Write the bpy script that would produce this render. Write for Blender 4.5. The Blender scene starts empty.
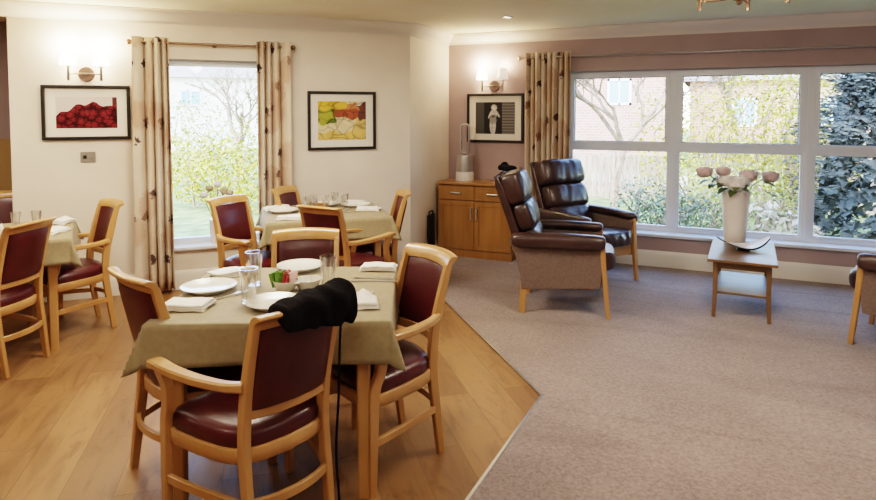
import bpy, bmesh, math, random
from mathutils import Vector, Matrix, noise
random.seed(7)
S = bpy.context.scene
COL = S.collection
R = math.radians
V = Vector

# ------------------------------------------------------------------ materials
def newmat(name):
    m = bpy.data.materials.new(name); m.use_nodes = True
    nt = m.node_tree; b = nt.nodes['Principled BSDF']
    return m, nt, b
def simple(name, col, rough=.5, metal=0, spec=.5, emis=None, estr=0, coat=0, sheen=0):
    m, nt, b = newmat(name)
    b.inputs['Base Color'].default_value = (*col, 1); b.inputs['Roughness'].default_value = rough
    b.inputs['Metallic'].default_value = metal; b.inputs['Specular IOR Level'].default_value = spec
    if coat: b.inputs['Coat Weight'].default_value = coat; b.inputs['Coat Roughness'].default_value = .15
    if sheen: b.inputs['Sheen Weight'].default_value = sheen
    if emis: b.inputs['Emission Color'].default_value = (*emis, 1); b.inputs['Emission Strength'].default_value = estr
    return m
def N(nt, t, **kw):
    n = nt.nodes.new(t)
    for k, v in kw.items(): setattr(n, k, v)
    return n
def ramp(nt, stops):
    r = N(nt, 'ShaderNodeValToRGB'); e = r.color_ramp.elements
    while len(e) < len(stops): e.new(.5)
    for i, (p, c) in enumerate(stops): e[i].position = p; e[i].color = (*c, 1)
    return r
def noisy(name, c1, c2, scale=5, stretch=(1, 1, 1), rough=.5, bump=0, bscale=None, coat=0, detail=4, spec=.5, lo=.35, hi=.65, rot=(0, 0, 0), coord='Object', sheen=0):
    m, nt, b = newmat(name); L = nt.links.new
    tc = N(nt, 'ShaderNodeTexCoord'); mp = N(nt, 'ShaderNodeMapping')
    mp.inputs['Scale'].default_value = stretch; mp.inputs['Rotation'].default_value = rot
    L(tc.outputs[coord], mp.inputs['Vector'])
    nz = N(nt, 'ShaderNodeTexNoise'); nz.inputs['Scale'].default_value = scale; nz.inputs['Detail'].default_value = detail
    L(mp.outputs[0], nz.inputs['Vector'])
    r = ramp(nt, [(lo, c1), (hi, c2)]); L(nz.outputs['Fac'], r.inputs[0]); L(r.outputs[0], b.inputs['Base Color'])
    b.inputs['Roughness'].default_value = rough; b.inputs['Specular IOR Level'].default_value = spec
    if coat: b.inputs['Coat Weight'].default_value = coat; b.inputs['Coat Roughness'].default_value = .2
    if sheen: b.inputs['Sheen Weight'].default_value = sheen
    if bump:
        n2 = N(nt, 'ShaderNodeTexNoise'); n2.inputs['Scale'].default_value = bscale or scale * 3; n2.inputs['Detail'].default_value = 3
        L(tc.outputs[coord], n2.inputs['Vector'])
        bp = N(nt, 'ShaderNodeBump'); bp.inputs['Strength'].default_value = bump; bp.inputs['Distance'].default_value = .01
        L(n2.outputs['Fac'], bp.inputs['Height']); L(bp.outputs[0], b.inputs['Normal'])
    return m

M = {}
M['cream'] = noisy('cream paint', (.74, .655, .565), (.78, .70, .61), 3, rough=.75, bump=.05, bscale=120)
M['mauve'] = noisy('mauve paint', (.405, .315, .31), (.435, .34, .335), 3, rough=.8, bump=.05, bscale=120)
M['tan'] = simple('tan paint', (.42, .28, .13), .8)
M['white'] = simple('white gloss paint', (.80, .76, .70), .35)
M['ceil'] = noisy('ceiling paint', (.80, .76, .60), (.84, .80, .66), 1.2, rough=.85)
M['cornice'] = simple('cornice paint', (.76, .70, .63), .6)
M['upvc'] = simple('white plastic', (.72, .755, .81), .32)
M['gasket'] = simple('grey window gasket', (.20, .21, .23), .6)
M['beech'] = noisy('beech wood', (.42, .22, .082), (.52, .29, .12), 6, (1, 1, .18), rough=.34, coat=.3, bump=.03, bscale=60)
M['beech2'] = noisy('beech table wood', (.43, .23, .09), (.52, .30, .125), 6, (1, 1, .15), rough=.38, coat=.2)
M['oakcab'] = noisy('oak cabinet wood', (.29, .14, .042), (.38, .195, .066), 5, (2.5, 1, .25), rough=.38, coat=.2)
M['oakdark'] = noisy('oak plinth wood', (.28, .13, .04), (.36, .18, .06), 5, (2.5, 1, .25), rough=.45)
M['coffee'] = noisy('oak coffee table wood', (.17, .095, .042), (.23, .135, .064), 6, (.3, 2, 1), rough=.36, coat=.12)
M['burg'] = noisy('burgundy leather', (.060, .0075, .010), (.082, .0105, .0135), 8, rough=.36, bump=.08, bscale=260, coat=.15)
M['brown'] = noisy('dark brown leather', (.036, .019, .018), (.060, .031, .029), 7, rough=.32, bump=.15, bscale=150, coat=.4)
M['sidefab'] = noisy('brown woven side fabric', (.15, .105, .09), (.19, .135, .115), 60, rough=.8, bump=.1, bscale=300)
M['black'] = noisy('black cloth', (.004, .003, .004), (.012, .009, .010), 12, rough=.95, bump=.3, bscale=80, spec=.15)
M['blackp'] = simple('black painted frame', (.012, .009, .008), .4)
M['blackbag'] = simple('matt black', (.015, .012, .012), .6)
M['mat'] = simple('picture mount board', (.78, .73, .66), .8)
M['olive'] = noisy('olive tablecloth', (.265, .21, .12), (.305, .245, .145), 40, rough=.72, bump=.06, bscale=500, sheen=.2)
M['napkin'] = noisy('white linen', (.80, .76, .70), (.86, .83, .78), 30, rough=.85, bump=.08, bscale=300)
M['china'] = simple('white china', (.84, .81, .75), .18, coat=.3)
M['steel'] = simple('polished steel', (.72, .70, .67), .3, .85)
M['chrome'] = simple('satin chrome', (.45, .40, .37), .3, 1)
M['plate'] = simple('dark bronze plate', (.13, .085, .065), .35, .3)
M['bronze'] = simple('brushed bronze', (.30, .20, .14), .35, 1)
M['fansilver'] = simple('silver fan plastic', (.48, .46, .46), .3, .7)
M['fanwhite'] = simple('white fan plastic', (.75, .72, .70), .35)
M['green'] = noisy('green paper sachet', (.09, .20, .025), (.16, .32, .05), 30, rough=.5)
M['red'] = noisy('red paper sachet', (.42, .02, .04), (.55, .10, .12), 30, rough=.5)
M['pinkw'] = simple('pale pink sachet', (.8, .55, .50), .5)
M['bloomw'] = noisy('white petals', (.70, .66, .65), (.86, .83, .82), 10, rough=.7)
M['bloomp'] = noisy('dusty pink petals', (.52, .36, .38), (.74, .58, .58), 10, rough=.7)
M['stem'] = simple('flower stem green', (.12, .16, .07), .6)
M['leafg'] = noisy('dark flower leaf', (.06, .10, .035), (.13, .17, .07), 12, rough=.5)
M['darkbowl'] = simple('dark lacquer', (.03, .022, .02), .2, coat=.5)
M['ivory'] = simple('ivory glaze', (.76, .71, .67), .25)
M['switch'] = simple('brushed steel plate', (.30, .27, .24), .5, .3)
M['strip'] = simple('aluminium strip', (.6, .57, .53), .35, 1)
M['bulb'] = simple('lit lampshade', (.9, .8, .65), .6, emis=(1, .86, .66), estr=9)
M['bulb2'] = simple('lampshade', (.85, .75, .66), .6, emis=(1, .84, .68), estr=.55)
M['spot'] = simple('spot lens', (.9, .9, .85), .3, emis=(1, .95, .85), estr=3)
# outside
M['brick'] = None
M['lawn'] = noisy('lawn grass', (.16, .20, .06), (.34, .36, .14), 4, rough=.9)
M['patio'] = noisy('pale paving', (.55, .50, .44), (.70, .66, .6), 2, rough=.9)
M['bark'] = noisy('pale bark', (.24, .165, .11), (.40, .30, .22), 9, rough=.9)
M['leafy'] = noisy('yellow green leaves', (.26, .25, .025), (.52, .45, .08), 2.0, rough=.7, lo=.3, hi=.7)
M['leafm'] = noisy('mid green leaves', (.22, .27, .07), (.46, .46, .16), 2.0, rough=.7)
M['leafd'] = noisy('grey green shrub leaves', (.10, .13, .09), (.24, .28, .16), 2.5, rough=.7)
M['conif'] = noisy('blue green conifer needles', (.050, .060, .056), (.105, .118, .108), 2.2, rough=.75, lo=.4, hi=.6)
M['dry'] = noisy('dry twigs', (.40, .33, .22), (.62, .54, .40), 3, rough=.9)
M['fence'] = noisy('weathered fence boards', (.34, .24, .17), (.50, .38, .28), 3, (6, 6, .4), rough=.9)
M['rendwhite'] = noisy('white render', (.72, .70, .66), (.8, .78, .74), 2, rough=.9)
M['rooftile'] = noisy('grey roof tiles', (.26, .23, .22), (.38, .34, .32), 4, (1, 6, 6), rough=.9)
M['housewin'] = simple('pale blue window glass', (.26, .40, .50), .6, spec=.15)

def brick_mat():
    m, nt, b = newmat('pink brick'); L = nt.links.new
    tc = N(nt, 'ShaderNodeTexCoord'); mp = N(nt, 'ShaderNodeMapping'); mp.inputs['Rotation'].default_value = (R(90), 0, 0)
    L(tc.outputs['Object'], mp.inputs[0])
    br = N(nt, 'ShaderNodeTexBrick'); br.inputs['Color1'].default_value = (.36, .17, .12, 1); br.inputs['Color2'].default_value = (.44, .23, .17, 1)
    br.inputs['Mortar'].default_value = (.50, .40, .34, 1); br.inputs['Scale'].default_value = 2.6; br.inputs['Mortar Size'].default_value = .02
    L(mp.outputs[0], br.inputs['Vector']); L(br.outputs[0], b.inputs['Base Color']); b.inputs['Roughness'].default_value = .9
    return m
M['brick'] = brick_mat()

def glass_mat(name, gl=.06, tint=(1, 1, 1), edge=.35):
    m = bpy.data.materials.new(name); m.use_nodes = True; nt = m.node_tree; nt.nodes.clear(); L = nt.links.new
    o = N(nt, 'ShaderNodeOutputMaterial'); t = N(nt, 'ShaderNodeBsdfTransparent'); t.inputs[0].default_value = (*tint, 1)
    g = N(nt, 'ShaderNodeBsdfGlossy'); g.inputs['Roughness'].default_value = .03; g.inputs[0].default_value = (1, 1, 1, 1)
    lw = N(nt, 'ShaderNodeLayerWeight'); lw.inputs['Blend'].default_value = .35
    mr = N(nt, 'ShaderNodeMapRange'); mr.inputs['To Min'].default_value = gl; mr.inputs['To Max'].default_value = edge
    L(lw.outputs['Facing'], mr.inputs[0]); mx = N(nt, 'ShaderNodeMixShader'); L(mr.outputs[0], mx.inputs[0]); L(t.outputs[0], mx.inputs[1]); L(g.outputs[0], mx.inputs[2])
    L(mx.outputs[0], o.inputs[0]); return m
M['glass'] = glass_mat('window glass', .02, (.97, .985, .99), .10)
M['tumbler'] = glass_mat('drinking glass', .07, (.95, .95, .94), .85)

def floor_mat():
    m, nt, b = newmat('oak plank flooring'); L = nt.links.new
    tc = N(nt, 'ShaderNodeTexCoord'); mp = N(nt, 'ShaderNodeMapping'); mp.inputs['Rotation'].default_value = (0, 0, R(51))
    L(tc.outputs['Object'], mp.inputs[0])
    br = N(nt, 'ShaderNodeTexBrick'); br.offset = .37; br.inputs['Scale'].default_value = 1
    br.inputs['Brick Width'].default_value = 1.35; br.inputs['Row Height'].default_value = .21; br.inputs['Mortar Size'].default_value = .0022
    br.inputs['Color1'].default_value = (.0, .0, .0, 1); br.inputs['Color2'].default_value = (1, 1, 1, 1); br.inputs['Mortar'].default_value = (.5, .5, .5, 1)
    br.inputs['Mortar Smooth'].default_value = .3
    L(mp.outputs[0], br.inputs['Vector'])
    r = ramp(nt, [(0, (.215, .112, .048)), (.5, (.27, .145, .062)), (1, (.32, .175, .078))]); L(br.outputs[0], r.inputs[0])
    m2 = N(nt, 'ShaderNodeMapping'); m2.inputs['Scale'].default_value = (.9, 4.5, 1); L(mp.outputs[0], m2.inputs[0])
    nz = N(nt, 'ShaderNodeTexNoise'); nz.inputs['Scale'].default_value = 2.2; nz.inputs['Detail'].default_value = 7; nz.inputs['Distortion'].default_value = 1.4
    L(m2.outputs[0], nz.inputs['Vector'])
    r2 = ramp(nt, [(.30, (.70, .66, .62)), (.5, (.98, .97, .96)), (.7, (1.06, 1.05, 1.03))]); L(nz.outputs['Fac'], r2.inputs[0])
    mu = N(nt, 'ShaderNodeMix', data_type='RGBA', blend_type='MULTIPLY'); mu.inputs[0].default_value = 1
    L(r.outputs[0], mu.inputs[6]); L(r2.outputs[0], mu.inputs[7])
    # knots
    m3 = N(nt, 'ShaderNodeMapping'); m3.inputs['Scale'].default_value = (1.0, 2.2, 1); L(mp.outputs[0], m3.inputs[0])
    n3 = N(nt, 'ShaderNodeTexNoise'); n3.inputs['Scale'].default_value = 3.4; n3.inputs['Detail'].default_value = 3; n3.inputs['Distortion'].default_value = 2.5; L(m3.outputs[0], n3.inputs['Vector'])
    r3 = ramp(nt, [(.27, (.5, .42, .36)), (.42, (1, 1, 1))]); L(n3.outputs['Fac'], r3.inputs[0])
    mk = N(nt, 'ShaderNodeMix', data_type='RGBA', blend_type='MULTIPLY'); mk.inputs[0].default_value = .45
    L(mu.outputs[2], mk.inputs[6]); L(r3.outputs[0], mk.inputs[7])
    dk = N(nt, 'ShaderNodeMix', data_type='RGBA', blend_type='MIX'); dk.inputs[7].default_value = (.14, .07, .028, 1)
    sc = N(nt, 'ShaderNodeMath', operation='MULTIPLY'); sc.inputs[1].default_value = .7
    L(br.outputs['Fac'], sc.inputs[0]); L(sc.outputs[0], dk.inputs[0]); L(mk.outputs[2], dk.inputs[6])
    L(dk.outputs[2], b.inputs['Base Color'])
    b.inputs['Roughness'].default_value = .36; b.inputs['Specular IOR Level'].default_value = .45
    rr = N(nt, 'ShaderNodeMapRange'); rr.inputs['To Min'].default_value = .30; rr.inputs['To Max'].default_value = .48; L(nz.outputs['Fac'], rr.inputs[0]); L(rr.outputs[0], b.inputs['Roughness'])
    return m
M['floor'] = floor_mat()

def carpet_mat():
    m, nt, b = newmat('mauve brown carpet'); L = nt.links.new
    tc = N(nt, 'ShaderNodeTexCoord')
    nz = N(nt, 'ShaderNodeTexNoise'); nz.inputs['Scale'].default_value = 55; nz.inputs['Detail'].default_value = 8; nz.inputs['Roughness'].default_value = .8; L(tc.outputs['Object'], nz.inputs['Vector'])
    r = ramp(nt, [(.36, (.205, .152, .135)), (.64, (.385, .305, .275))]); L(nz.outputs['Fac'], r.inputs[0])
    n2 = N(nt, 'ShaderNodeTexNoise'); n2.inputs['Scale'].default_value = 1.6; n2.inputs['Detail'].default_value = 5; L(tc.outputs['Object'], n2.inputs['Vector'])
    r2 = ramp(nt, [(.3, (.84, .83, .83)), (.6, (1.04, 1.04, 1.04))]); L(n2.outputs['Fac'], r2.inputs[0])
    mu = N(nt, 'ShaderNodeMix', data_type='RGBA', blend_type='MULTIPLY'); mu.inputs[0].default_value = 1; L(r.outputs[0], mu.inputs[6]); L(r2.outputs[0], mu.inputs[7])
    last = mu.outputs[2]
    # faint wheel-track scuffs: thin iso-lines of stretched noise
    for rot, scl, w in ((R(62), (.10, .75, 1), .012), (R(-28), (.09, .8, 1), .010), (R(-75), (.12, .7, 1), .009)):
        mp = N(nt, 'ShaderNodeMapping'); mp.inputs['Rotation'].default_value = (0, 0, rot); mp.inputs['Scale'].default_value = scl; mp.inputs['Location'].default_value = (rot * 3, scl[0] * 9, 0); L(tc.outputs['Object'], mp.inputs[0])
        n3 = N(nt, 'ShaderNodeTexNoise'); n3.inputs['Scale'].default_value = .9; n3.inputs['Detail'].default_value = 1; L(mp.outputs[0], n3.inputs['Vector'])
        s1 = N(nt, 'ShaderNodeMath', operation='SUBTRACT'); s1.inputs[1].default_value = .5; L(n3.outputs['Fac'], s1.inputs[0])
        ab = N(nt, 'ShaderNodeMath', operation='ABSOLUTE'); L(s1.outputs[0], ab.inputs[0])
        mr = N(nt, 'ShaderNodeMapRange'); mr.inputs['From Max'].default_value = w; mr.inputs['To Min'].default_value = .80; mr.inputs['To Max'].default_value = 1.0; L(ab.outputs[0], mr.inputs[0])
        mm = N(nt, 'ShaderNodeMix', data_type='RGBA', blend_type='MULTIPLY'); mm.inputs[0].default_value = .6
        L(last, mm.inputs[6]); L(mr.outputs[0], mm.inputs[7]); last = mm.outputs[2]
    L(last, b.inputs['Base Color']); b.inputs['Roughness'].default_value = .95; b.inputs['Specular IOR Level'].default_value = .1
    b.inputs['Sheen Weight'].default_value = .25; b.inputs['Sheen Roughness'].default_value = .5
    bp = N(nt, 'ShaderNodeBump'); bp.inputs['Strength'].default_value = .5; bp.inputs['Distance'].default_value = .01; L(nz.outputs['Fac'], bp.inputs['Height']); L(bp.outputs[0], b.inputs['Normal'])
    return m
M['carpet'] = carpet_mat()

def curtain_mat():
    m, nt, b = newmat('leaf motif curtain fabric'); L = nt.links.new
    uv = N(nt, 'ShaderNodeUVMap'); uv.uv_map = 'UVMap'
    mp = N(nt, 'ShaderNodeMapping'); mp.inputs['Scale'].default_value = (5, 1.2, 1); L(uv.outputs[0], mp.inputs[0])
    nz = N(nt, 'ShaderNodeTexNoise'); nz.inputs['Scale'].default_value = 1.4; nz.inputs['Detail'].default_value = 5; L(mp.outputs[0], nz.inputs['Vector'])
    r = ramp(nt, [(.30, (.46, .32, .23)), (.45, (.64, .53, .42)), (.68, (.72, .63, .53))]); L(nz.outputs['Fac'], r.inputs[0])
    last = r.outputs[0]
    nd = N(nt, 'ShaderNodeTexNoise'); nd.inputs['Scale'].default_value = 34; nd.inputs['Detail'].default_value = 2; L(uv.outputs[0], nd.inputs['Vector'])
    for sc, off, thr, col, rnd in ((3.3, 0, .062, (.06, .03, .035), .85), (2.6, .5, .16, (.47, .29, .20), 1.0)):
        m2 = N(nt, 'ShaderNodeMapping'); m2.inputs['Location'].default_value = (off, off * .7, 0); L(uv.outputs[0], m2.inputs[0])
        vo = N(nt, 'ShaderNodeTexVoronoi'); vo.voronoi_dimensions = '2D'; vo.inputs['Scale'].default_value = sc; vo.inputs['Randomness'].default_value = rnd
        ad = N(nt, 'ShaderNodeVectorMath', operation='SCALE'); ad.inputs['Scale'].default_value = .11; L(nd.outputs['Color'], ad.inputs[0])
        a2 = N(nt, 'ShaderNodeVectorMath', operation='ADD'); L(m2.outputs[0], a2.inputs[0]); L(ad.outputs[0], a2.inputs[1]); L(a2.outputs[0], vo.inputs['Vector'])
        mr = N(nt, 'ShaderNodeMapRange'); mr.inputs['From Min'].default_value = thr * 1.7; mr.inputs['From Max'].default_value = thr * 2.2; mr.inputs['To Min'].default_value = .92 if thr < .1 else .5; mr.inputs['To Max'].default_value = 0
        L(vo.outputs['Distance'], mr.inputs[0])
        mx = N(nt, 'ShaderNodeMix', data_type='RGBA'); mx.inputs[7].default_value = (*col, 1); L(mr.outputs[0], mx.inputs[0]); L(last, mx.inputs[6]); last = mx.outputs[2]
    L(last, b.inputs['Base Color']); b.inputs['Roughness'].default_value = .85; b.inputs['Specular IOR Level'].default_value = .2
    return m
M['curtain'] = curtain_mat()

def paint_mat(name, rough=.4):
    m, nt, b = newmat(name); a = N(nt, 'ShaderNodeVertexColor'); a.layer_name = 'paint'
    nt.links.new(a.outputs[0], b.inputs['Base Color']); b.inputs['Roughness'].default_value = rough; b.inputs['Specular IOR Level'].default_value = .2
    return m

# ------------------------------------------------------------------ mesh helpers
class MB:
    def __init__(s): s.bm = bmesh.new()
    def face(s, vs):
        try: return s.bm.faces.new(vs)
        except ValueError: return None
    def box(s, c, d, rz=0, rx=0, ry=0):
        mt = Matrix.Translation(V(c)) @ Matrix.Rotation(rz, 4, 'Z') @ Matrix.Rotation(ry, 4, 'Y') @ Matrix.Rotation(rx, 4, 'X') @ Matrix.Diagonal((*d, 1))
        bmesh.ops.create_cube(s.bm, size=1, matrix=mt); return s
    def span(s, a, b): return s.box([(p + q) / 2 for p, q in zip(a, b)], [abs(q - p) for p, q in zip(a, b)])
    def rings(s, rings, cap=True, closed=False):
        vs = [[s.bm.verts.new(p) for p in r] for r in rings]
        n = len(vs[0]); seq = list(zip(vs, vs[1:])) + ([(vs[-1], vs[0])] if closed else [])
        for a, b in seq:
            for i in range(n): s.face((a[i], a[(i + 1) % n], b[(i + 1) % n], b[i]))
        if cap and not closed: s.face(list(reversed(vs[0]))); s.face(vs[-1])
        return s
    def tube(s, pts, r, seg=8, closed=False):
        pts = [V(p) for p in pts]; rs = r if hasattr(r, '__len__') else [r] * len(pts); out = []; n = len(pts); up = None
        for i, p in enumerate(pts):
            t = (pts[(i + 1) % n] - pts[i - 1]) if closed else (pts[min(i + 1, n - 1)] - pts[max(i - 1, 0)])
            t.normalize()
            if up is None: up = V((0, 0, 1)) if abs(t.z) < .9 else V((1, 0, 0))
            u = t.cross(up).normalized(); w = u.cross(t).normalized(); up = w
            out.append([p + (u * math.cos(a) + w * math.sin(a)) * rs[i] for a in [2 * math.pi * k / seg for k in range(seg)]])
        return s.rings(out, True, closed)
    def bar(s, pts, sec, up=(0, 0, 1), closed=False, rnd=.25):
        """sweep a rounded rectangle (width across, height along up) through pts"""
        pts = [V(p) for p in pts]; n = len(pts); out = []; up = V(up)
        secs = sec if isinstance(sec[0], (tuple, list)) else [sec] * n
        for i, p in enumerate(pts):
            t = (pts[(i + 1) % n] - pts[i - 1]) if closed else (pts[min(i + 1, n - 1)] - pts[max(i - 1, 0)])
            t.normalize(); u = t.cross(up).normalized(); w = u.cross(t).normalized()
            a, b = secs[i][0] / 2, secs[i][1] / 2; c = min(a, b) * rnd
            prof = [(-a + c, -b), (a - c, -b), (a, -b + c), (a, b - c), (a - c, b), (-a + c, b), (-a, b - c), (-a, -b + c)]
            out.append([p + u * x + w * y for x, y in prof])
        return s.rings(out, True, closed)
    def lathe(s, prof, c=(0, 0, 0), seg=24, cap=True):
        c = V(c); out = [[c + V((r * math.cos(2 * math.pi * k / seg), r * math.sin(2 * math.pi * k / seg), z)) for k in range(seg)] for r, z in prof]
        return s.rings(out, cap)
    def prism(s, poly, z0, z1):
        return s.rings([[V((x, y, z0)) for x, y in poly], [V((x, y, z1)) for x, y in poly]])
    def grid(s, f, nu, nv, uvf=None):
        vs = [[s.bm.verts.new(f(i / nu, j / nv)) for j in range(nv + 1)] for i in range(nu + 1)]
        uvl = s.bm.loops.layers.uv.new('UVMap') if uvf else None
        for i in range(nu):
            for j in range(nv):
                fc = s.face((vs[i][j], vs[i + 1][j], vs[i + 1][j + 1], vs[i][j + 1]))
                if uvf and fc:
                    for lp, (a, b) in zip(fc.loops, ((i, j), (i + 1, j), (i + 1, j + 1), (i, j + 1))): lp[uvl].uv = uvf(a / nu, b / nv)
        return s
    def ball(s, c, r, seg=12, rn=8, sc=(1, 1, 1), nz=0, nsc=8):
        mt = Matrix.Translation(V(c)) @ Matrix.Diagonal((*sc, 1))
        g = bmesh.ops.create_uvsphere(s.bm, u_segments=seg, v_segments=rn, radius=r, matrix=mt)
        if nz:
            for v in g['verts']:
                d = v.co - V(c); v.co += d * nz * noise.noise(v.co * nsc)
        return s
    def xf(s, mt): bmesh.ops.transform(s.bm, matrix=mt, verts=s.bm.verts); return s
    def build(s, name, mat, parent=None, smooth=True, bevel=0, sub=0, solid=0, angle=35, loc=None, rz=0):
        bmesh.ops.recalc_face_normals(s.bm, faces=s.bm.faces)
        me = bpy.data.meshes.new(name); s.bm.to_mesh(me); s.bm.free()
        o = bpy.data.objects.new(name, me); COL.objects.link(o)
        me.materials.append(M[mat] if isinstance(mat, str) else mat)
        if smooth:
            for p in me.polygons: p.use_smooth = True
            try: me.set_sharp_from_angle(angle=R(angle))
            except Exception: pass
        if solid: md = o.modifiers.new('solid', 'SOLIDIFY'); md.thickness = solid; md.offset = 0
        if bevel: md = o.modifiers.new('bevel', 'BEVEL'); md.width = bevel; md.segments = 2; md.limit_method = 'ANGLE'; md.angle_limit = R(40)
        if sub: md = o.modifiers.new('sub', 'SUBSURF'); md.levels = sub; md.render_levels = sub
        if parent: o.parent = parent
        if loc: o.location = loc
        if rz: o.rotation_euler.z = rz
        return o
def tag(o, label=None, cat=None, group=None, kind=None):
    if label: o['label'] = label
    if cat: o['category'] = cat
    if group: o['group'] = group
    if kind: o['kind'] = kind
    return o
def struct(o): return tag(o, kind='structure')
def thing(name, label, cat, loc=(0, 0, 0), rz=0, group=None):
    o = bpy.data.objects.new(name, None); COL.objects.link(o); o.empty_display_size = .1
    o.location = loc; o.rotation_euler.z = rz
    return tag(o, label, cat, group)
def dup(root, loc, rz, label, group=None):
    r = root.copy(); COL.objects.link(r); r.location = loc; r.rotation_euler.z = rz; r['label'] = label
    if group: r['group'] = group
    for ch in list(root.children):
        c = ch.copy(); COL.objects.link(c); c.parent = r
        for g in list(ch.children):
            d = g.copy(); COL.objects.link(d); d.parent = c
    return r
def lerp(a, b, t): return a + (b - a) * t
def smooth_path(pts, n=6):
    """Catmull-Rom through pts"""
    P = [V(p) for p in pts]; P = [P[0] * 2 - P[1]] + P + [P[-1] * 2 - P[-2]]; out = []
    for i in range(1, len(P) - 2):
        for k in range(n):
            t = k / n; a, b, c, d = P[i - 1:i + 3]
            out.append(.5 * ((2 * b) + (c - a) * t + (2 * a - 5 * b + 4 * c - d) * t * t + (3 * b - a - 3 * c + d) * t ** 3))
    out.append(P[-2]); return out

# ------------------------------------------------------------------ room shell
XC, YB = -2.731, 6.53             # corner of the bay, inner face of the mauve wall
A = V((XC, 5.532, 0))
WD = V((-.70711, -.70711, 0)); WN = V((.70711, -.70711, 0))     # along the cream wall (away from corner), its inward normal
CH = 2.43
def W(s, z, off=0): return A + WD * s + WN * off + V((0, 0, z))
LW = Matrix.Translation(A) @ Matrix(((WD.x, WN.x, 0, 0), (WD.y, WN.y, 0, 0), (0, 0, 1, 0), (0, 0, 0, 1)))   # local (s, off, z)

def wbox(mb, s0, s1, o0, o1, z0, z1):
    b = MB(); b.span((s0, o0, z0), (s1, o1, z1)); b.xf(LW)
    me = bpy.data.meshes.new('t'); b.bm.to_mesh(me); b.bm.free(); mb.bm.from_mesh(me); bpy.data.meshes.remove(me); return mb

far = 9.0
FL = [(-10, -3.7), (3.3, -3.7), (3.3, 6.85), (-2.9, 6.85), (-10, 1.2)]
struct(MB().prism([(-9.5, -3.7), (3.4, -3.7), (3.4, 6.9), (-3.0, 6.9), (-9.5, 1.6)], -.12, 0).build('floor', 'floor', smooth=False))
struct(MB().prism([(3.3, 6.53), (XC, 6.53), (XC, 5.51), (-.815, 3.272), (-.86, 2.26), (-1.05, -3.6), (3.3, -3.6)], .0005, .006).build('floor_carpet', 'carpet', smooth=False))
mb = MB().bar([(XC + .01, 5.50, .007), (-.815, 3.272, .007), (-.86, 2.26, .007), (-1.05, -3.6, .007)], (.014, .006)); struct(mb.build('trim_1', 'strip', smooth=False))
struct(MB().prism([(-9.6, -3.8), (3.5, -3.8), (3.5, 7.0), (-3.1, 7.0), (-9.6, 1.7)], CH, CH + .2).build('ceiling', 'ceil', smooth=False))
# mauve window wall with its opening
WX0, WX1, WZ0, WZ1 = -1.40, 2.02, .34, 1.985
mb = MB()
mb.span((XC - .3, YB, 0), (WX0, YB + .3, CH)); mb.span((WX1, YB, 0), (3.4, YB + .3, CH))
mb.span((WX0, YB, 0), (WX1, YB + .3, WZ0 - .03)); mb.span((WX0, YB, WZ1), (WX1, YB + .3, CH))
struct(mb.build('wall_back', 'mauve', smooth=False))
# short return wall
struct(MB().span((XC - .25, 5.532, 0), (XC, YB, CH)).build('wall_side', 'cream', smooth=False))
# cream wall
SE = 3.372; S0, S1, LZ0, LZ1 = 1.36, 2.30, .375, 2.02
mb = MB()
wbox(mb, -.0, S0, -.3, 0, 0, CH); wbox(mb, S1, SE, -.3, 0, 0, CH); wbox(mb, S0, S1, -.3, 0, 0, LZ0 - .03); wbox(mb, S0, S1, -.3, 0, LZ1, CH)
wbox(mb, SE, 6.2, -.3, 0, 2.33, CH)
struct(mb.build('wall_left', 'cream', smooth=False))
mb = MB(); wbox(mb, 3.0, 7.0, -1.4, -1.3, 1.30, CH); struct(mb.build('wall_far', 'mauve', smooth=False))
mb = MB(); wbox(mb, 3.0, 7.0, -1.4, -1.29, .0, 1.30); struct(mb.build('wall_dado', 'tan', smooth=False))
mb = MB(); wbox(mb, 3.10, 3.2, -1.4, -.3, 0, CH); wbox(mb, 7.0, 7.1, -1.4, 0, 0, CH); struct(mb.build('wall_passage', 'mauve', smooth=False))
struct(MB().span((-9.5, -3.7, 0), (3.4, -3.6, CH)).build('wall_front', 'cream', smooth=False))
struct(MB().span((3.3, -3.7, 0), (3.4, 6.9, CH)).build('wall_right', 'mauve', smooth=False))
struct(MB().span((-7.4, -3.7, 0), (-7.3, .75, CH)).build('wall_end', 'cream', smooth=False))

# cornice and skirting: swept profiles
def sweep_xy(prof, path, inward):
    """prof: list of (offset inward, z); path: xy points; inward normals per segment"""
    mb = MB(); pts = [V((*p, 0)) for p in path]; ns = []
    for a, b in zip(pts, pts[1:]):
        d = (b - a).normalized(); n = V((-d.y, d.x, 0)) * inward; ns.append(n)
    rings = []
    for i, p in enumerate(pts):
        if i == 0: m = ns[0]
        elif i == len(pts) - 1: m = ns[-1]
        else:
            m = (ns[i - 1] + ns[i]); m = m / (1 + ns[i - 1].dot(ns[i]))
        rings.append([p + m * o + V((0, 0, z)) for o, z in prof])
    return mb.rings(rings)
cprof = [(0, 2.315), (.012, 2.315), (.014, 2.332), (.03, 2.345), (.06, 2.375), (.088, 2.405), (.092, 2.418), (.105, 2.42), (.105, 2.43), (0, 2.43)]
wl_end = W(6.2, 0)
struct(sweep_xy(cprof, [(3.3, YB), (XC, YB), (XC, 5.532), (wl_end.x, wl_end.y)], 1).build('trim_2', 'cornice', angle=50))
sprof = [(0, 0), (.02, 0), (.02, .125), (.014, .15), (.008, .165), (0, .165)]
e1 = W(SE, 0)
struct(sweep_xy(sprof, [(3.3, YB), (XC, YB), (XC, 5.532), (e1.x, e1.y)], 1).build('baseboard_back', 'white', angle=50))

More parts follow.
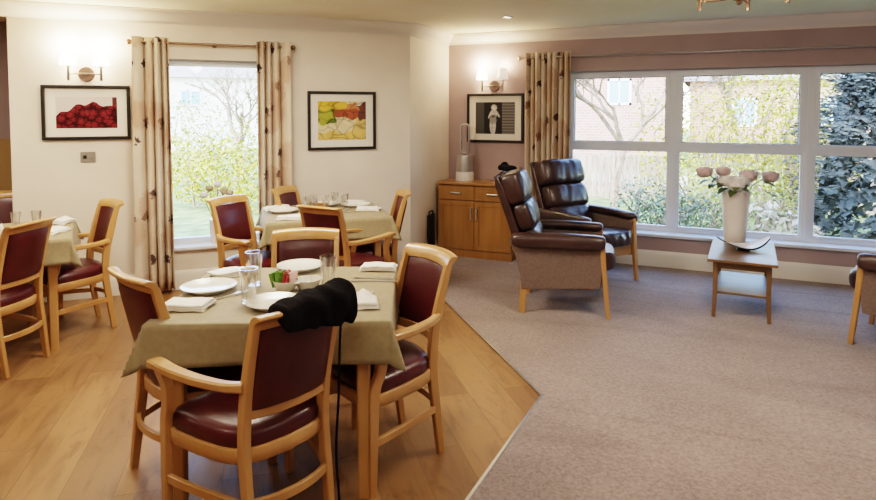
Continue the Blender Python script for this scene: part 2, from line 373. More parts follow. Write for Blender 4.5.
# ------------------------------------------------------------------ windows
def window_back():
    root = thing('window_1', None, None, (0, 0, 0)); root['kind'] = 'structure'
    y0, y1 = 6.645, 6.715
    f = MB(); t = .042
    f.span((WX0, y0, WZ0), (WX1, y1, WZ0 + t)); f.span((WX0, y0, WZ1 - t + .01), (WX1, y1, WZ1))
    f.span((WX0, y0 + .001, WZ0 + t), (WX0 + t, y1 - .001, WZ1 - t + .01)); f.span((WX1 - t, y0 + .001, WZ0 + t), (WX1, y1 - .001, WZ1 - t + .01))
    for x in (-.328, .848): f.span((x - .043, y0 - .004, WZ0 + t), (x + .043, y1 - .004, WZ1 - t + .01)); f.span((x - .012, y0 - .014, WZ0 + t), (x + .012, y0 - .0045, WZ1 - t + .01))
    for p_, q_ in ((WX0 + t, -.371), (-.285, .805), (.891, WX1 - t)): f.span((p_, y0 + .002, 1.174), (q_, y1 - .002, 1.216))
    f.build('window_frame', 'upvc', root, smooth=False)
    cells = [(WX0 + t, -.371), (-.285, .805), (.891, WX1 - t)]
    for i, (a, b) in enumerate(cells):
        s = MB(); w = .036; z0, z1 = 1.2165, WZ1 - t + .0095; a += .0005; b -= .0005
        for q in ((a, z0, b, z0 + w), (a, z1 - w, b, z1), (a, z0 + w, a + w, z1 - w), (b - w, z0 + w, b, z1 - w)): s.span((q[0], y0 - .016, q[1]), (q[2], y1 - .01, q[3]))
        sh = s.build('sash', 'upvc', root, smooth=False)
        gk = MB(); gw = .006
        for q in ((a + w, z0 + w, b - w, z0 + w + gw), (a + w, z1 - w - gw, b - w, z1 - w), (a + w, z0 + w + gw, a + w + gw, z1 - w - gw), (b - w - gw, z0 + w + gw, b - w, z1 - w - gw)): gk.span((q[0], y0 + .012, q[1]), (q[2], y0 + .03, q[3]))
        gk.build('gasket', 'gasket', sh, smooth=False)
        MB().span((a + w, 6.68, z0 + w), (b - w, 6.684, z1 - w)).build('pane', 'glass', sh, smooth=False)
        h = MB().box(((a + b) / 2, y0 - .026, z0 + .024), (.10, .012, .014)).box(((a + b) / 2 + .0, y0 - .02, z0 + .024), (.03, .02, .022)); h.build('handle', 'upvc', sh, smooth=False)
        g = MB()
        for q in ((a, WZ0 + t, b, WZ0 + t + .018), (a, 1.174 - .018, b, 1.174), (a, WZ0 + t + .018, a + .018, 1.156), (b - .018, WZ0 + t + .018, b, 1.156)): g.span((q[0], y0 + .01, q[1]), (q[2], y0 + .05, q[3]))
        bd = g.build('bead', 'upvc', root, smooth=False)
        MB().span((a + .01, 6.68, WZ0 + t), (b - .01, 6.684, 1.174)).build('pane', 'glass', bd, smooth=False)
    return root
window_back()
struct(MB().span((WX0 - .05, YB - .045, WZ0 - .032), (WX1 + .05, 6.66, WZ0)).build('trim_3', 'upvc', smooth=False, bevel=.008))
def window_left():
    root = thing('window_2', None, None); root['kind'] = 'structure'
    f = MB(); t = .05; o0, o1 = -.20, -.13
    for q in ((S0, S1, LZ0, LZ0 + t), (S0, S1, LZ1 - t, LZ1), (S0, S0 + t, LZ0 + t, LZ1 - t), (S1 - t, S1, LZ0 + t, LZ1 - t)): wbox(f, q[0], q[1], o0, o1, q[2], q[3])
    f.build('window_frame', 'upvc', root, smooth=False)
    g = MB(); wbox(g, S0 + t, S1 - t, -.168, -.164, LZ0 + t, LZ1 - t); g.build('pane', 'glass', root, smooth=False)
window_left()
mb = MB(); wbox(mb, S0 - .04, S1 + .04, -.15, .035, LZ0 - .032, LZ0); struct(mb.build('trim_4', 'upvc', smooth=False, bevel=.008))

# ------------------------------------------------------------------ curtains and poles
def curtain(label, ax, width, z0, z1, folds, seed, stack=.09, flare=1.0, warp=1.0):
    """ax(u, off) -> world xy point along wall; u in metres"""
    rnd = random.Random(seed); n = folds * 22; ph = rnd.uniform(.3, .6)
    cloth = width * 1.9
    def f(u, v):
        z = lerp(z0, z1, v); uw = u ** warp if warp >= 1 else 1 - (1 - u) ** (1 / warp)
        a = math.pi * (folds * uw + ph) + .12 * math.sin(z * 2.1 + seed + u * 5)
        k = math.floor(a / math.pi); dep = stack * (.85 + .25 * math.sin(k * 2.3 + seed))
        x = u * width + (u - .5) * (flare - 1) * (1 - v) * width
        off = .028 + dep * abs(math.sin(a)) ** .65 + .004 * math.sin(z * 5 + u * 9)
        p = ax(x, off); return V((p[0], p[1], z))
    mb = MB().grid(f, n, 24, lambda u, v: (u * cloth + seed * .37, lerp(z0, z1, v)))
    root = mb.build('curtain', 'curtain', None, solid=.003, angle=80)
    tag(root, label, 'curtain')
    # eyelet rings around the pole
    for k in range(folds):
        u = (k + .5) / folds; p = ax(u * width, .085)
        d = (V((*ax(1, 0), 0)) - V((*ax(0, 0), 0))).normalized()
        ring = [V((p[0], p[1], z1 - .045)) + (d.cross(V((0, 0, 1))) * math.cos(t) + V((0, 0, 1)) * math.sin(t)) * .024 for t in [2 * math.pi * j / 14 for j in range(14)]]
        MB().tube(ring, .004, 6, True).build('eyelet', 'chrome', root)
    return root
axL = lambda s0: (lambda u, off: (W(s0 - u, 0, off).x, W(s0 - u, 0, off).y))
axB = lambda x0: (lambda u, off: (x0 + u, YB - off))
curtain('beige leaf-print curtain left of tall narrow window, beside raspberry picture', axL(2.475), .28, .03, 2.19, 4, 3, .115, 1.10, 1.6)
curtain('beige leaf-print curtain right of tall narrow window, beside cheese picture', axL(1.475), .29, .03, 2.19, 4, 5, .115, 1.0, .62)
curtain('beige leaf-print curtain on mauve wall left of wide window, behind armchairs', axB(-1.80), .48, .03, 2.185, 8, 9, .10)
def pole(label, p0, p1, nrm, z, mat):
    p0, p1 = V(p0), V(p1); root = thing('curtain_pole', label, 'curtain pole', (0, 0, 0)); n = V(nrm)
    a, b = p0 + n * .085 + V((0, 0, z)), p1 + n * .085 + V((0, 0, z)); d = (b - a).normalized()
    MB().tube([a, b], .0105, 12).build('rod', mat, root)
    for q, sg in ((a, -1), (b, 1)):
        c = q + d * sg * .012; MB().ball(c, .024, 12, 8).build('finial', mat, root)
    for t in (.04, .5, .96):
        c = a.lerp(b, t); MB().tube([c, c - n * .08], .007, 8).tube([c - n * .085, c - n * .078], .022, 12).build('bracket', mat, root)
    return root
pole('thin bronze curtain pole above the tall narrow window', W(2.485, 0), W(1.165, 0), WN, 2.145, 'bronze')
pole('long thin silver curtain pole above the wide window', (-1.86, YB, 0), (2.35, YB, 0), (0, -1, 0), 2.135, 'chrome')

# ------------------------------------------------------------------ pictures
def hsv(c, k): return tuple(min(1, max(0, x * k)) for x in c)
def art_raspberries(u, v):
    top = .38 + .42 * math.sin(min(1, u * 1.15) * math.pi * .75) + .05 * math.sin(u * 23)
    if v > top and not (u > .92): return (.62, .56, .54)
    if u > .92 and v > .75: return (.10, .03, .03)
    d = noise.voronoi(V((u * 8.5, v * 4.9, 2.3)))[0]; k = max(.3, 1.05 - (d[0] / .75) ** 2)
    f = .75 + .5 * noise.noise(V((u * 40, v * 24, 0))); e = min(1, (d[1] - d[0]) * 7 + .25)
    return hsv((.24, .028, .036), k * f * e * 1.15)
def art_cheese(u, v):
    u0, v0 = u, v; u += .09 * noise.noise(V((u0 * 5, v0 * 5, 9))) + .02 * noise.noise(V((u0 * 20, v0 * 20, 2))); v += .09 * noise.noise(V((u0 * 5, v0 * 5, 19)))
    n = noise.noise(V((u * 4, v * 4, 5))); d = noise.voronoi(V((u * 4.2, v * 4.2, 1.3)))[0]; e = min(1, (d[1] - d[0]) * 5 + .45)
    if v > .78 and u < .55: c = (.62, .42, .07)
    elif u < .33 and .42 < v < .86: c = (.12, .16, .03) if n < .05 else (.34, .34, .06)
    elif u > .84 and v > .50 : c = (.16, .07, .05) if n < .1 else (.6, .55, .5)
    elif .33 < u < .86 and .58 < v < .97: c = (.36, .10, .05) if v < .8 else (.5, .22, .10)
    elif v < .2: c = (.66, .46, .16)
    else: c = (.66, .56, .36) if u < .75 else (.68, .5, .2)
    return hsv(c, e * (1 + .25 * n))
def art_figure(u, v):
    n = noise.noise(V((u * 22, v * 18, 4)))
    c = .15 + .06 * math.sin(v * 70) if u > .68 else (.09 if u < .22 else .03)
    def el(c, x, y, a, b, g, rot=0):
        dx, dy = u - x, v - y; ca_, sa_ = math.cos(rot), math.sin(rot); dx, dy = dx * ca_ + dy * sa_, -dx * sa_ + dy * ca_
        k = max(0, min(1, (1.15 - math.hypot(dx / a, dy / b)) / .3)); return lerp(c, g * (1 + .35 * n), k)
    c = el(c, .47, .20, .050, .24, .58, -.06); c = el(c, .41, .18, .042, .22, .52, .10)
    c = el(c, .45, .44, .085, .13, .30, .1); c = el(c, .47, .62, .075, .13, .48)
    c = el(c, .38, .62, .028, .14, .55, -.35); c = el(c, .56, .64, .028, .13, .55, .45); c = el(c, .46, .55, .06, .05, .12, .3)
    c = el(c, .475, .83, .075, .095, .50); c = el(c, .475, .815, .045, .065, .66)
    return (c, c * .95, c * .9)
def picture(label, place, w, h, iw, ih, fn, mname, icx=0, icz=0):
    """place(x, z, off) -> world point; x along wall to the viewer's right from the picture centre"""
    o = place(0, 0, 0); root = thing('framed_picture', label, 'picture', o)
    def P(x, z, off): return place(x, z, off) - o
    def pb(mb, x0, x1, z0, z1, o0, o1): 
        return mb.rings([[P(x0, z0, o0), P(x1, z0, o0), P(x1, z1, o0), P(x0, z1, o0)], [P(x0, z0, o1), P(x1, z0, o1), P(x1, z1, o1), P(x0, z1, o1)]])
    t = .026; f = MB()
    pb(f, -w / 2, w / 2, h / 2 - t, h / 2, .001, .03); pb(f, -w / 2, w / 2, -h / 2, -h / 2 + t, .001, .03); pb(f, -w / 2, -w / 2 + t, -h / 2 + t, h / 2 - t, .001, .03); pb(f, w / 2 - t, w / 2, -h / 2 + t, h / 2 - t, .001, .03)
    f.build('frame', 'blackp', root, smooth=False, bevel=.003)
    pb(MB(), -w / 2 + t, w / 2 - t, -h / 2 + t, h / 2 - t, .002, .012).build('mount', 'mat', root, smooth=False)
    nu, nv = 110, 84; g = MB().grid(lambda u, v: P(icx + (u - .5) * iw, icz + (v - .5) * ih, .0135), nu, nv)
    ob = g.build('print', paint_mat(mname), root, smooth=False)
    ca = ob.data.color_attributes.new('paint', 'FLOAT_COLOR', 'POINT')
    k = 0
    for i in range(nu + 1):
        for j in range(nv + 1): ca.data[k].color = (*fn(i / nu, j / nv), 1); k += 1
    return root
pl = lambda s, zc: (lambda x, z, off: W(s - x, zc + z, off))
picture('landscape picture of red raspberries in a black frame, under the wall light', pl(2.828, 1.555), .648, .450, .446, .257, art_raspberries, 'raspberry print')
picture('black-framed picture of pale cheese and fruit right of narrow window', pl(.688, 1.478), .655, .555, .462, .365, art_cheese, 'cheese print')
picture('black-framed black and white photograph of a standing figure above sideboard', lambda x, z, off: V((-2.172 + x, YB - off, 1.493 + z)), .655, .54, .455, .35, art_figure, 'figure print')

# ------------------------------------------------------------------ wall lights, switch, ceiling fittings
def wall_light(label, place, lit):
    o = place(0, 0, 0); root = thing('wall_light', label, 'wall light', o); P = lambda x, z, off: place(x, z, off) - o
    def disc(mb, r0, off0, off1, x=0, z=0, seg=20):
        return mb.rings([[P(x + r0 * math.cos(a), z + r0 * math.sin(a), off0) for a in [2 * math.pi * k / seg for k in range(seg)]], [P(x + r0 * .93 * math.cos(a), z + r0 * .93 * math.sin(a), off1) for a in [2 * math.pi * k / seg for k in range(seg)]]])
    disc(MB(), .062, 0, .022).build('backplate', 'plate', root)
    MB().tube([P(-.118, .0, .075), P(.118, .0, .075)], .007, 8).tube([P(0, 0, .01), P(0, 0, .075)], .009, 8).build('arm', 'chrome', root)
    for k, x in enumerate((-.118, .118)):
        c = P(x, 0, .075)
        MB().lathe([(.009, -.055), (.011, -.05), (.011, .055), (.02, .058), (.02, .066)], c, 12).build('lamp_holder', 'chrome', root)
        m = 'bulb' if lit[k] else 'bulb2'
        MB().lathe([(.062, .07), (.058, .10), (.046, .16), (.036, .195)], c, 20, cap=False).build('lamp_shade', m, root, solid=.002)
        ld = bpy.data.lights.new('wall_light_bulb', 'POINT'); ld.energy = 9 if lit[k] else 3; ld.color = (1, .80, .56); ld.shadow_soft_size = .04
        lo = bpy.data.objects.new('wall_light_bulb', ld); COL.objects.link(lo); lo.location = o + c + V((0, 0, .215))
wall_light('twin wall light with two glowing shades over the raspberry picture', pl(2.826, 1.872), (1, 1))
wall_light('twin wall light with small cone shades over the black and white photograph', lambda x, z, off: V((-2.185 + x, YB - off, 1.845 + z)), (1, 0))
sw = thing('wall_socket', 'small square steel wall plate below the raspberry picture', 'wall socket', W(2.83, 1.186))
mb = MB(); wbox(mb, 2.775, 2.885, .0, .009, 1.143, 1.229); mb.xf(Matrix.Translation(-W(2.83, 1.186))); mb.build('plate', 'switch', sw, smooth=False, bevel=.003)
for ds in (-.022, .022):
    mb = MB(); wbox(mb, 2.83 + ds - .013, 2.83 + ds + .013, .008, .014, 1.172, 1.200); mb.xf(Matrix.Translation(-W(2.83, 1.186))); mb.build('rocker', 'blackbag' if ds > 0 else 'switch', sw, smooth=False, bevel=.002)
sp = thing('ceiling_spotlight', 'small round recessed spotlight in the ceiling', 'spotlight', (-1.71, 5.49, CH))
MB().lathe([(.046, 0), (.048, -.006), (.034, -.008), (.032, 0)], (0, 0, 0), 24, cap=False).build('bezel', 'steel', sp); MB().lathe([(.033, -.001), (.03, -.004), (.001, -.005)], (0, 0, 0), 20).build('lens', 'spot', sp)
# brass pendant, only its lower arms in the frame
ch = thing('pendant_light', 'brass multi-arm ceiling light hanging from ceiling near the wide window', 'ceiling light', (.13, 3.627, 0))
MB().lathe([(.0, 2.43), (.055, 2.43), (.05, 2.405), (.012, 2.39)], (0, 0, 0), 20).build('ceiling_rose', 'bronze', ch)
MB().tube([(0, 0, 2.40), (0, 0, 2.17)], .008, 10).build('stem', 'bronze', ch)
MB().lathe([(.001, 2.118), (.012, 2.124), (.016, 2.14), (.032, 2.15), (.032, 2.175), (.012, 2.19)], (0, 0, 0), 16).build('hub', 'bronze', ch)
for k in range(5):
    a = R(5 + 72 * k); e = V((math.cos(a) * .225, math.sin(a) * .225, 2.165))
    arm = MB().tube([(0, 0, 2.16), (e.x * .5, e.y * .5, 2.16), e, e + V((0, 0, .06))], .005, 8).build('arm', 'bronze', ch)
    MB().lathe([(.011, -.045), (.011, .005), (.015, .012)], e, 12).build('lamp_holder', 'bronze', arm)
    MB().lathe([(.03, .05), (.036, .08), (.04, .15)], e, 16, cap=False).build('glass_shade', 'bulb2', arm, solid=.002)

# ------------------------------------------------------------------ dining chair
def seat_outline(n=48, grow=0):
    out = []
    for k in range(n):
        a = 2 * math.pi * k / n; c, s = math.cos(a), math.sin(a); e = .32
        x = math.copysign(abs(c) ** e, c); y = math.copysign(abs(s) ** e, s)
        hw = lerp(.180, .262, (y + 1) / 2) + .012 * (1 - y * y); px = x * (hw + grow)
        py = -.022 + y * (.183 + grow) + (-.035 * (1 - x * x) if y < 0 else .018 * (1 - x * x)) * abs(y)
        out.append((px, py))
    return out
def make_chair(label):
    t = thing('dining_chair', label, 'chair', group='dining chairs')
    hw = .165
    for s in (-1, 1):   # rear legs run up into the back posts
        p = smooth_path([(s * (hw - .004), -.272, 0), (s * hw, -.245, .2), (s * hw, -.222, .40), (s * hw, -.232, .56), (s * (hw + .002), -.262, .70), (s * (hw + .004), -.307, .860)], 5)
        n = len(p); secs = [(.028 + .003 * math.sin(i / (n - 1) * math.pi), .032 + .014 * math.sin(i / (n - 1) * math.pi)) for i in range(n)]
        MB().bar(p, secs, (0, 1, 0)).build('leg', 'beech', t)
    for s in (-1, 1):   # front legs flare into the arm supports
        p = smooth_path([(s * .266, .152, 0), (s * .267, .148, .2), (s * .268, .142, .42), (s * .272, .118, .50), (s * .277, .110, .57), (s * .288, .135, .632)], 5)
        n = len(p); secs = [(.030, lerp(.030, .046, min(1, i / 10)) + (.022 * max(0, (i - 18) / 7))) for i in range(n)]
        MB().bar(p, secs, (0, 1, 0)).build('leg', 'beech', t)
    for s in (-1, 1):   # armrests
        p = smooth_path([(s * .175, -.243, .638), (s * .212, -.17, .633), (s * .255, -.06, .637), (s * .284, .05, .645), (s * .296, .14, .652), (s * .294, .185, .644)], 5)
        n = len(p); secs = [(lerp(.030, .056, min(1, i / (n * .7))) - (.012 if i > n - 3 else 0), lerp(.034, .026, i / n)) for i in range(n)]
        MB().bar(p, secs, (0, 0, 1), rnd=.4).build('armrest', 'beech', t)
    # crest rail with a rolled-back top edge, bowed backwards
    prof = [(.014, -.022), (.015, -.004), (.011, .018), (.0, .030), (-.018, .035), (-.036, .033), (-.042, .024), (-.035, .015), (-.022, .008), (-.015, -.004), (-.014, -.022)]
    rings = []
    for i in range(17):
        x = lerp(-hw - .018, hw + .018, i / 16); q = x / (hw + .018); y0 = -.308 - .034 * (1 - q * q); z0 = .866 + .008 * (1 - q * q)
        rings.append([V((x, y0 + a - b * .25, z0 + b)) for a, b in prof])
    MB().rings(rings).build('crest_rail', 'beech', t, bevel=.003)
    rings = []
    for i in range(13):
        x = lerp(-hw, hw, i / 12); q = x / hw; y0 = -.232 - .030 * (1 - q * q); z0 = .535
        rings.append([V((x, y0 + a, z0 + b)) for a, b in ((.011, -.02), (.011, .02), (-.011, .024), (-.011, -.016))])
    MB().rings(rings).build('back_rail', 'beech', t, bevel=.003)
    # padded back, follows rake and bow
    rings = []
    for j in range(11):
        w = j / 10; z = lerp(.552, .848, w); yc = -.236 - (z - .535) * .235
        r = []
        for a in range(28):
            an = 2 * math.pi * a / 28; cx = math.copysign(abs(math.cos(an)) ** .35, math.cos(an)); sy = math.copysign(abs(math.sin(an)) ** .7, math.sin(an))
            x = cx * (hw - .010); th = .019 if 0 < j < 10 else .010
            r.append(V((x, yc - .030 * (1 - (x / hw) ** 2) + sy * th, z)))
        rings.append(r)
    MB().rings(rings).build('backrest', 'burg', t, angle=60)
    o = seat_outline(); rings = []
    for sc, z in ((1.0, .405), (1.02, .425), (1.015, .448), (.97, .465), (.86, .475), (.6, .482), (.25, .485)):
        rings.append([V((x * sc, y * sc, z)) for x, y in o])
    MB().rings(rings).build('seat', 'burg', t, angle=70)
    MB().bar([(x, y, .382) for x, y in seat_outline(48, .002)], (.024, .052), closed=True).build('seat_frame', 'beech', t, angle=50)
    for s in (-1, 1):
        MB().bar(smooth_path([(s * .165, -.243, .215), (s * .215, -.11, .222), (s * .255, .04, .222), (s * .268, .145, .215)], 4), (.018, .032)).build('stretcher', 'beech', t)
    MB().bar(smooth_path([(-.165, -.243, .225), (-.09, -.272, .225), (0, -.282, .225), (.09, -.272, .225), (.165, -.243, .225)], 4), (.018, .032)).build('stretcher', 'beech', t)
    return t
chair = make_chair('wooden armchair-style dining chair seen from behind with a black scarf over its back')
CH1 = (-1.585, 1.838, 71.5)
chair.location = (CH1[0], CH1[1], 0); chair.rotation_euler.z = R(CH1[2])
for x, y, a, lab in [
    (-1.380, 2.39, 150, 'burgundy dining chair on the carpet side of the nearest table, angled to camera'),
    (-2.051, 2.095, -18, 'burgundy dining chair at the left corner of nearest table, back to camera'),
    (-1.88, 2.555, 211, 'burgundy dining chair behind the nearest table, backrest facing camera'),
    (-2.465, 3.925, -4, 'burgundy dining chair at second table with its back to the nearest table'),
    (-3.075, 3.674, 265, 'burgundy dining chair just in front of the tall narrow window'),
    (-3.06, 4.42, 278, 'burgundy dining chair against the right-hand curtain behind second table'),
    (-2.58, 4.37, 127, 'burgundy dining chair seen edge-on at right end of second table'),
    (-4.055, 2.31, 107, 'burgundy dining chair with back to camera at the left-edge table'),
    (-4.175, 2.90, 160, 'burgundy dining chair under the raspberry picture, right of the left-edge table'),
    (-5.05, 3.02, 225, 'dining chair cut off by the left edge, behind the left-edge table')]:
    dup(chair, (x, y, 0), R(a), lab)

# scarf over the near chair's crest rail
def scarf():
    mt = Matrix.Translation((CH1[0], CH1[1], 0)) @ Matrix.Rotation(R(CH1[2]), 4, 'Z')
    root = thing('scarf', 'bunched black scarf draped over the top of the nearest chair back', 'scarf', mt @ V((.1, -.325, .872)), R(CH1[2]))
    SC = .58
    prof = [(-.075, -.085), (-.08, -.05), (-.082, .0), (-.075, .04), (-.045, .062), (-.01, .066), (.03, .055), (.048, .02), (.05, -.03), (.046, -.07), (.03, -.09), (.018, -.05), (-.02, -.012), (-.058, -.03), (-.066, -.08)]
    rings = []; n = 26
    for i in range(n + 1):
        u = i / n; x = lerp(-.21, .088, u); k = max(.12, min(1, .30 + .9 * u ** .9)) * (1 if u < .93 else .75)
        r = []
        for j, (a, b) in enumerate(prof):
            nn = (noise.noise(V((u * 7, j * .4, 2.1))) * .030 + noise.noise(V((u * 22, j * .9, 5.1))) * .012) * k
            hz = (b * k + .052 * min(1, b / .04)) if b > 0 else b * (.45 + .95 * k)
            r.append(V((x + .10 * b * (1 if u > .8 else 0), a * (.95 + .2 * k) * .95 + nn, hz * SC + nn * .9 - .004 * (1 - u) + .010)))
        rings.append(r)
    MB().rings(rings).build('cloth', 'black', root, sub=1, angle=180)
    st = smooth_path([(.10, .03, -.05), (.11, .055, -.2), (.115, .07, -.4), (.105, .075, -.6), (.12, .08, -.78), (.125, .08, -.86)], 6)
    MB().bar(st, (.010, .003), (0, 1, 0)).build('strap', 'black', root)
scarf()

# ------------------------------------------------------------------ dining tables with cloths
TA, TB = .475, .43          # half sizes of the top
def table(name_label, cloth_label, x, y, rz, seed):
    t = thing('dining_table', name_label, 'table', (x, y, 0), rz, 'dining tables')
    MB().box((0, 0, .715), (2 * TA - .01, 2 * TB - .01, .034)).build('tabletop', 'beech2', t, smooth=False, bevel=.006)
    MB().span((-TA + .07, -TB + .05, .62), (TA - .07, -TB + .075, .70)).span((-TA + .07, TB - .075, .62), (TA - .07, TB - .05, .70)).span((-TA + .05, -TB + .07, .62), (-TA + .075, TB - .07, .70)).span((TA - .075, -TB + .07, .62), (TA - .05, TB - .07, .70)).build('apron', 'beech2', t, smooth=False)
    for sx in (-1, 1):
        for sy in (-1, 1):
            q = V((sx * (TA - .108), sy * (TB - .05), 0)); MB().bar([q, q + V((0, 0, .70))], [(.048, .048), (.056, .056)], (0, 1, 0)).build('leg', 'beech2', t, angle=30)
    drop = .165; nx, ny = 56, 52; rn = random.Random(seed); ph = rn.random() * 9
    def cl(u, v):
        X = lerp(-TA - drop, TA + drop, u); Y = lerp(-TB - drop, TB + drop, v)
        dx = max(abs(X) - TA, 0); dy = max(abs(Y) - TB, 0); r = math.hypot(dx, dy)
        cx = math.copysign(min(abs(X), TA), X); cy = math.copysign(min(abs(Y), TB), Y)
        if r < 1e-6: return V((cx, cy, .7365 + .0008 * noise.noise(V((X * 9, Y * 9, seed)))))
        d = V((math.copysign(dx, X), math.copysign(dy, Y), 0)).normalized(); corner = min(dx, dy) / max(dx, dy, 1e-6)
        r = max(dx, dy) * (1 + .22 * corner)
        fl = .13 + .30 * corner + .10 * math.sin(7 * X + 5 * Y + ph) * (r / drop) * (1 - corner)
        ez = math.sqrt(max(0, 1 - fl * fl)); rr = max(0, r - .006)
        return V((cx + d.x * (fl * r + min(r, .006)), cy + d.y * (fl * r + min(r, .006)), .7365 - ez * rr - min(r, .006) * .4))
    # keep a grid line on each table edge
    us = sorted(set([i / nx for i in range(nx + 1)] + [(drop) / (2 * (TA + drop)), 1 - drop / (2 * (TA + drop))]))
    vs_ = sorted(set([i / ny for i in range(ny + 1)] + [(drop) / (2 * (TB + drop)), 1 - drop / (2 * (TB + drop))]))
    mb = MB(); g = [[mb.bm.verts.new(cl(u, v)) for v in vs_] for u in us]
    for i in range(len(us) - 1):
        for j in range(len(vs_) - 1): mb.face((g[i][j], g[i + 1][j], g[i + 1][j + 1], g[i][j + 1]))
    c = mb.build('tablecloth', 'olive', None, solid=.003, angle=180, loc=(x, y, 0), rz=rz)
    tag(c, cloth_label, 'tablecloth', 'olive tablecloths')
    return t
T1 = (-1.757, 2.298, R(26.5)); T2 = (-2.91, 4.281, R(41.1)); T3 = (-4.43, 2.575, R(53))
table('nearest dining table, beech legs showing below its cloth', 'olive tablecloth on the nearest table, corners hanging in front', *T1, 1)
table('second dining table, behind the nearest table', 'olive tablecloth on second table in front of narrow window', *T2, 2)
table('left-edge dining table, one beech leg showing beside a chair', 'olive tablecloth on the left-edge table below raspberry picture', *T3, 3)

# ------------------------------------------------------------------ tableware
TZ = .7385
def plate(label, x, y, r=.128, z=TZ, group='white dinner plates'):
    o = MB().lathe([(.001, .004), (r * .55, .004), (r * .62, .0), (r * .66, .0), (r * .68, .006), (r * .985, .022), (r, .024), (r * .99, .027), (r * .7, .013), (r * .62, .0095), (.001, .009)], (0, 0, 0), 40, cap=False).build('dinner_plate', 'china', None, angle=60, loc=(x, y, z))
    return tag(o, label, 'plate', group)
def napkin(label, x, y, rz, w=.19, d=.12, seed=0, peak=0):
    rn = random.Random(seed); mb = MB()
    for lay in range(3):
        z0 = .004 + lay * .008; sw_ = 1 - .05 * lay; sk = rn.uniform(-.02, .02)
        def f(u, v):
            X = (u - .5) * w * sw_ + sk * v; Y = (v - .5) * d * sw_; q = noise.noise(V((X * 14 + seed * 3, Y * 14, lay * .4)))
            edge = min(u, 1 - u, v, 1 - v)
            return V((X, Y, z0 + .006 + .007 * q + (peak * max(0, 1 - abs(u - .62) * 3.2) * v if lay == 2 else peak * .6 * max(0, 1 - abs(u - .62) * 3.2) * v * lay / 2) - (.007 if edge < .04 else 0)))
        mb.grid(f, 22, 16)
    o = mb.build('napkin', 'napkin', None, solid=.004, angle=180, loc=(x, y, TZ), rz=rz)
    return tag(o, label, 'napkin', 'folded white napkins')
def tumbler(label, x, y, h=.135, r=.036, z=TZ):
    o = MB().lathe([(.001, .0), (r * .74, .0), (r * .76, .004), (r * .86, h * .55), (r, h), (r - .003, h), (r * .86 - .003, h * .55), (r * .73, .014), (.001, .012)], (0, 0, 0), 24, cap=False).build('drinking_glass', 'tumbler', None, angle=60, loc=(x, y, z))
    return tag(o, label, 'glass', 'clear drinking glasses')
def knife(label, x, y, rz):
    o = MB().bar([(-.11, 0, .004), (-.02, 0, .004), (.0, 0, .004), (.10, 0, .003), (.115, .003, .002)], [(.012, .007), (.014, .006), (.010, .004), (.018, .002), (.005, .002)]).build('table_knife', 'steel', None, loc=(x, y, TZ), rz=rz)
    return tag(o, label, 'knife', 'table knives')
def fork(label, x, y, rz):
    mb = MB().bar([(-.10, 0, .005), (-.03, 0, .003), (.03, 0, .008), (.05, 0, .010)], [(.016, .003), (.007, .004), (.008, .003), (.022, .002)])
    for k in range(4): mb.bar([(.05, -.009 + .006 * k, .010), (.075, -.009 + .006 * k, .006), (.095, -.009 + .006 * k, .011)], (.003, .002))
    return tag(mb.build('table_fork', 'steel', None, loc=(x, y, TZ), rz=rz), label, 'fork', 'table forks')
def spoon(label, x, y, rz):
    mb = MB().bar([(-.10, 0, .005), (-.03, 0, .004), (.04, 0, .009)], [(.014, .003), (.006, .004), (.008, .003)]); mb.ball((.065, 0, .010), .026, 14, 8, (1.15, .75, .25))
    return tag(mb.build('table_spoon', 'steel', None, loc=(x, y, TZ), rz=rz), label, 'spoon', 'table spoons')
# nearest table
plate('white dinner plate at the left place of the nearest table', -2.098, 2.152, .125)
plate('white dinner plate at far place of nearest table, before the chair', -1.945, 2.64, .122)
plate('white dinner plate at the near place, partly hidden by black scarf', -1.675, 2.085, .118)
napkin('folded white napkin nearest camera at left corner of nearest table', -2.00, 1.92, R(24), .20, .13, 1)
napkin('folded white napkin at the far left corner of the nearest table', -2.20, 2.40, R(70), .19, .12, 2)
napkin('folded white napkin at the far right corner of the nearest table', -1.565, 2.80, R(20), .19, .11, 3)
napkin('peaked white napkin beside the black scarf', -1.345, 2.235, R(30), .17, .13, 4, .035)
tumbler('front one of the pair of tumblers left of the sachet bowl', -1.806, 2.083, .148, .040)
tumbler('rear one of the pair of tumblers left of the sachet bowl', -1.965, 2.305, .160, .040)
tumbler('lone tumbler right of the small empty bowl', -1.593, 2.374, .162, .040)
knife('knife lying toward far right corner of nearest table', -1.475, 2.585, R(23))
fork('fork by the far right napkin on the nearest table', -1.50, 2.63, R(15))
spoon('spoon lying beside the peaked napkin', -1.46, 2.37, R(25))
fork('fork under the rim of the left dinner plate', -1.945, 2.11, R(70))
spoon('spoon on far left napkin of nearest table', -2.15, 2.42, R(40)).location.z += .026
sb = thing('sachet_bowl', 'white bowl packed with green and red sachets on the nearest table', 'bowl', (-1.775, 2.295, TZ))
MB().lathe([(.001, 0), (.034, 0), (.038, .004), (.054, .03), (.060, .05), (.057, .05), (.05, .03), (.034, .008), (.001, .007)], (0, 0, 0), 28, cap=False).build('bowl', 'china', sb, angle=60)
MB().bar(smooth_path([(.055, -.015, .042), (.075, -.012, .045), (.078, 0, .045), (.075, .012, .045), (.055, .015, .042)], 3), (.012, .006)).build('lug_handle', 'china', sb)
rn = random.Random(4)
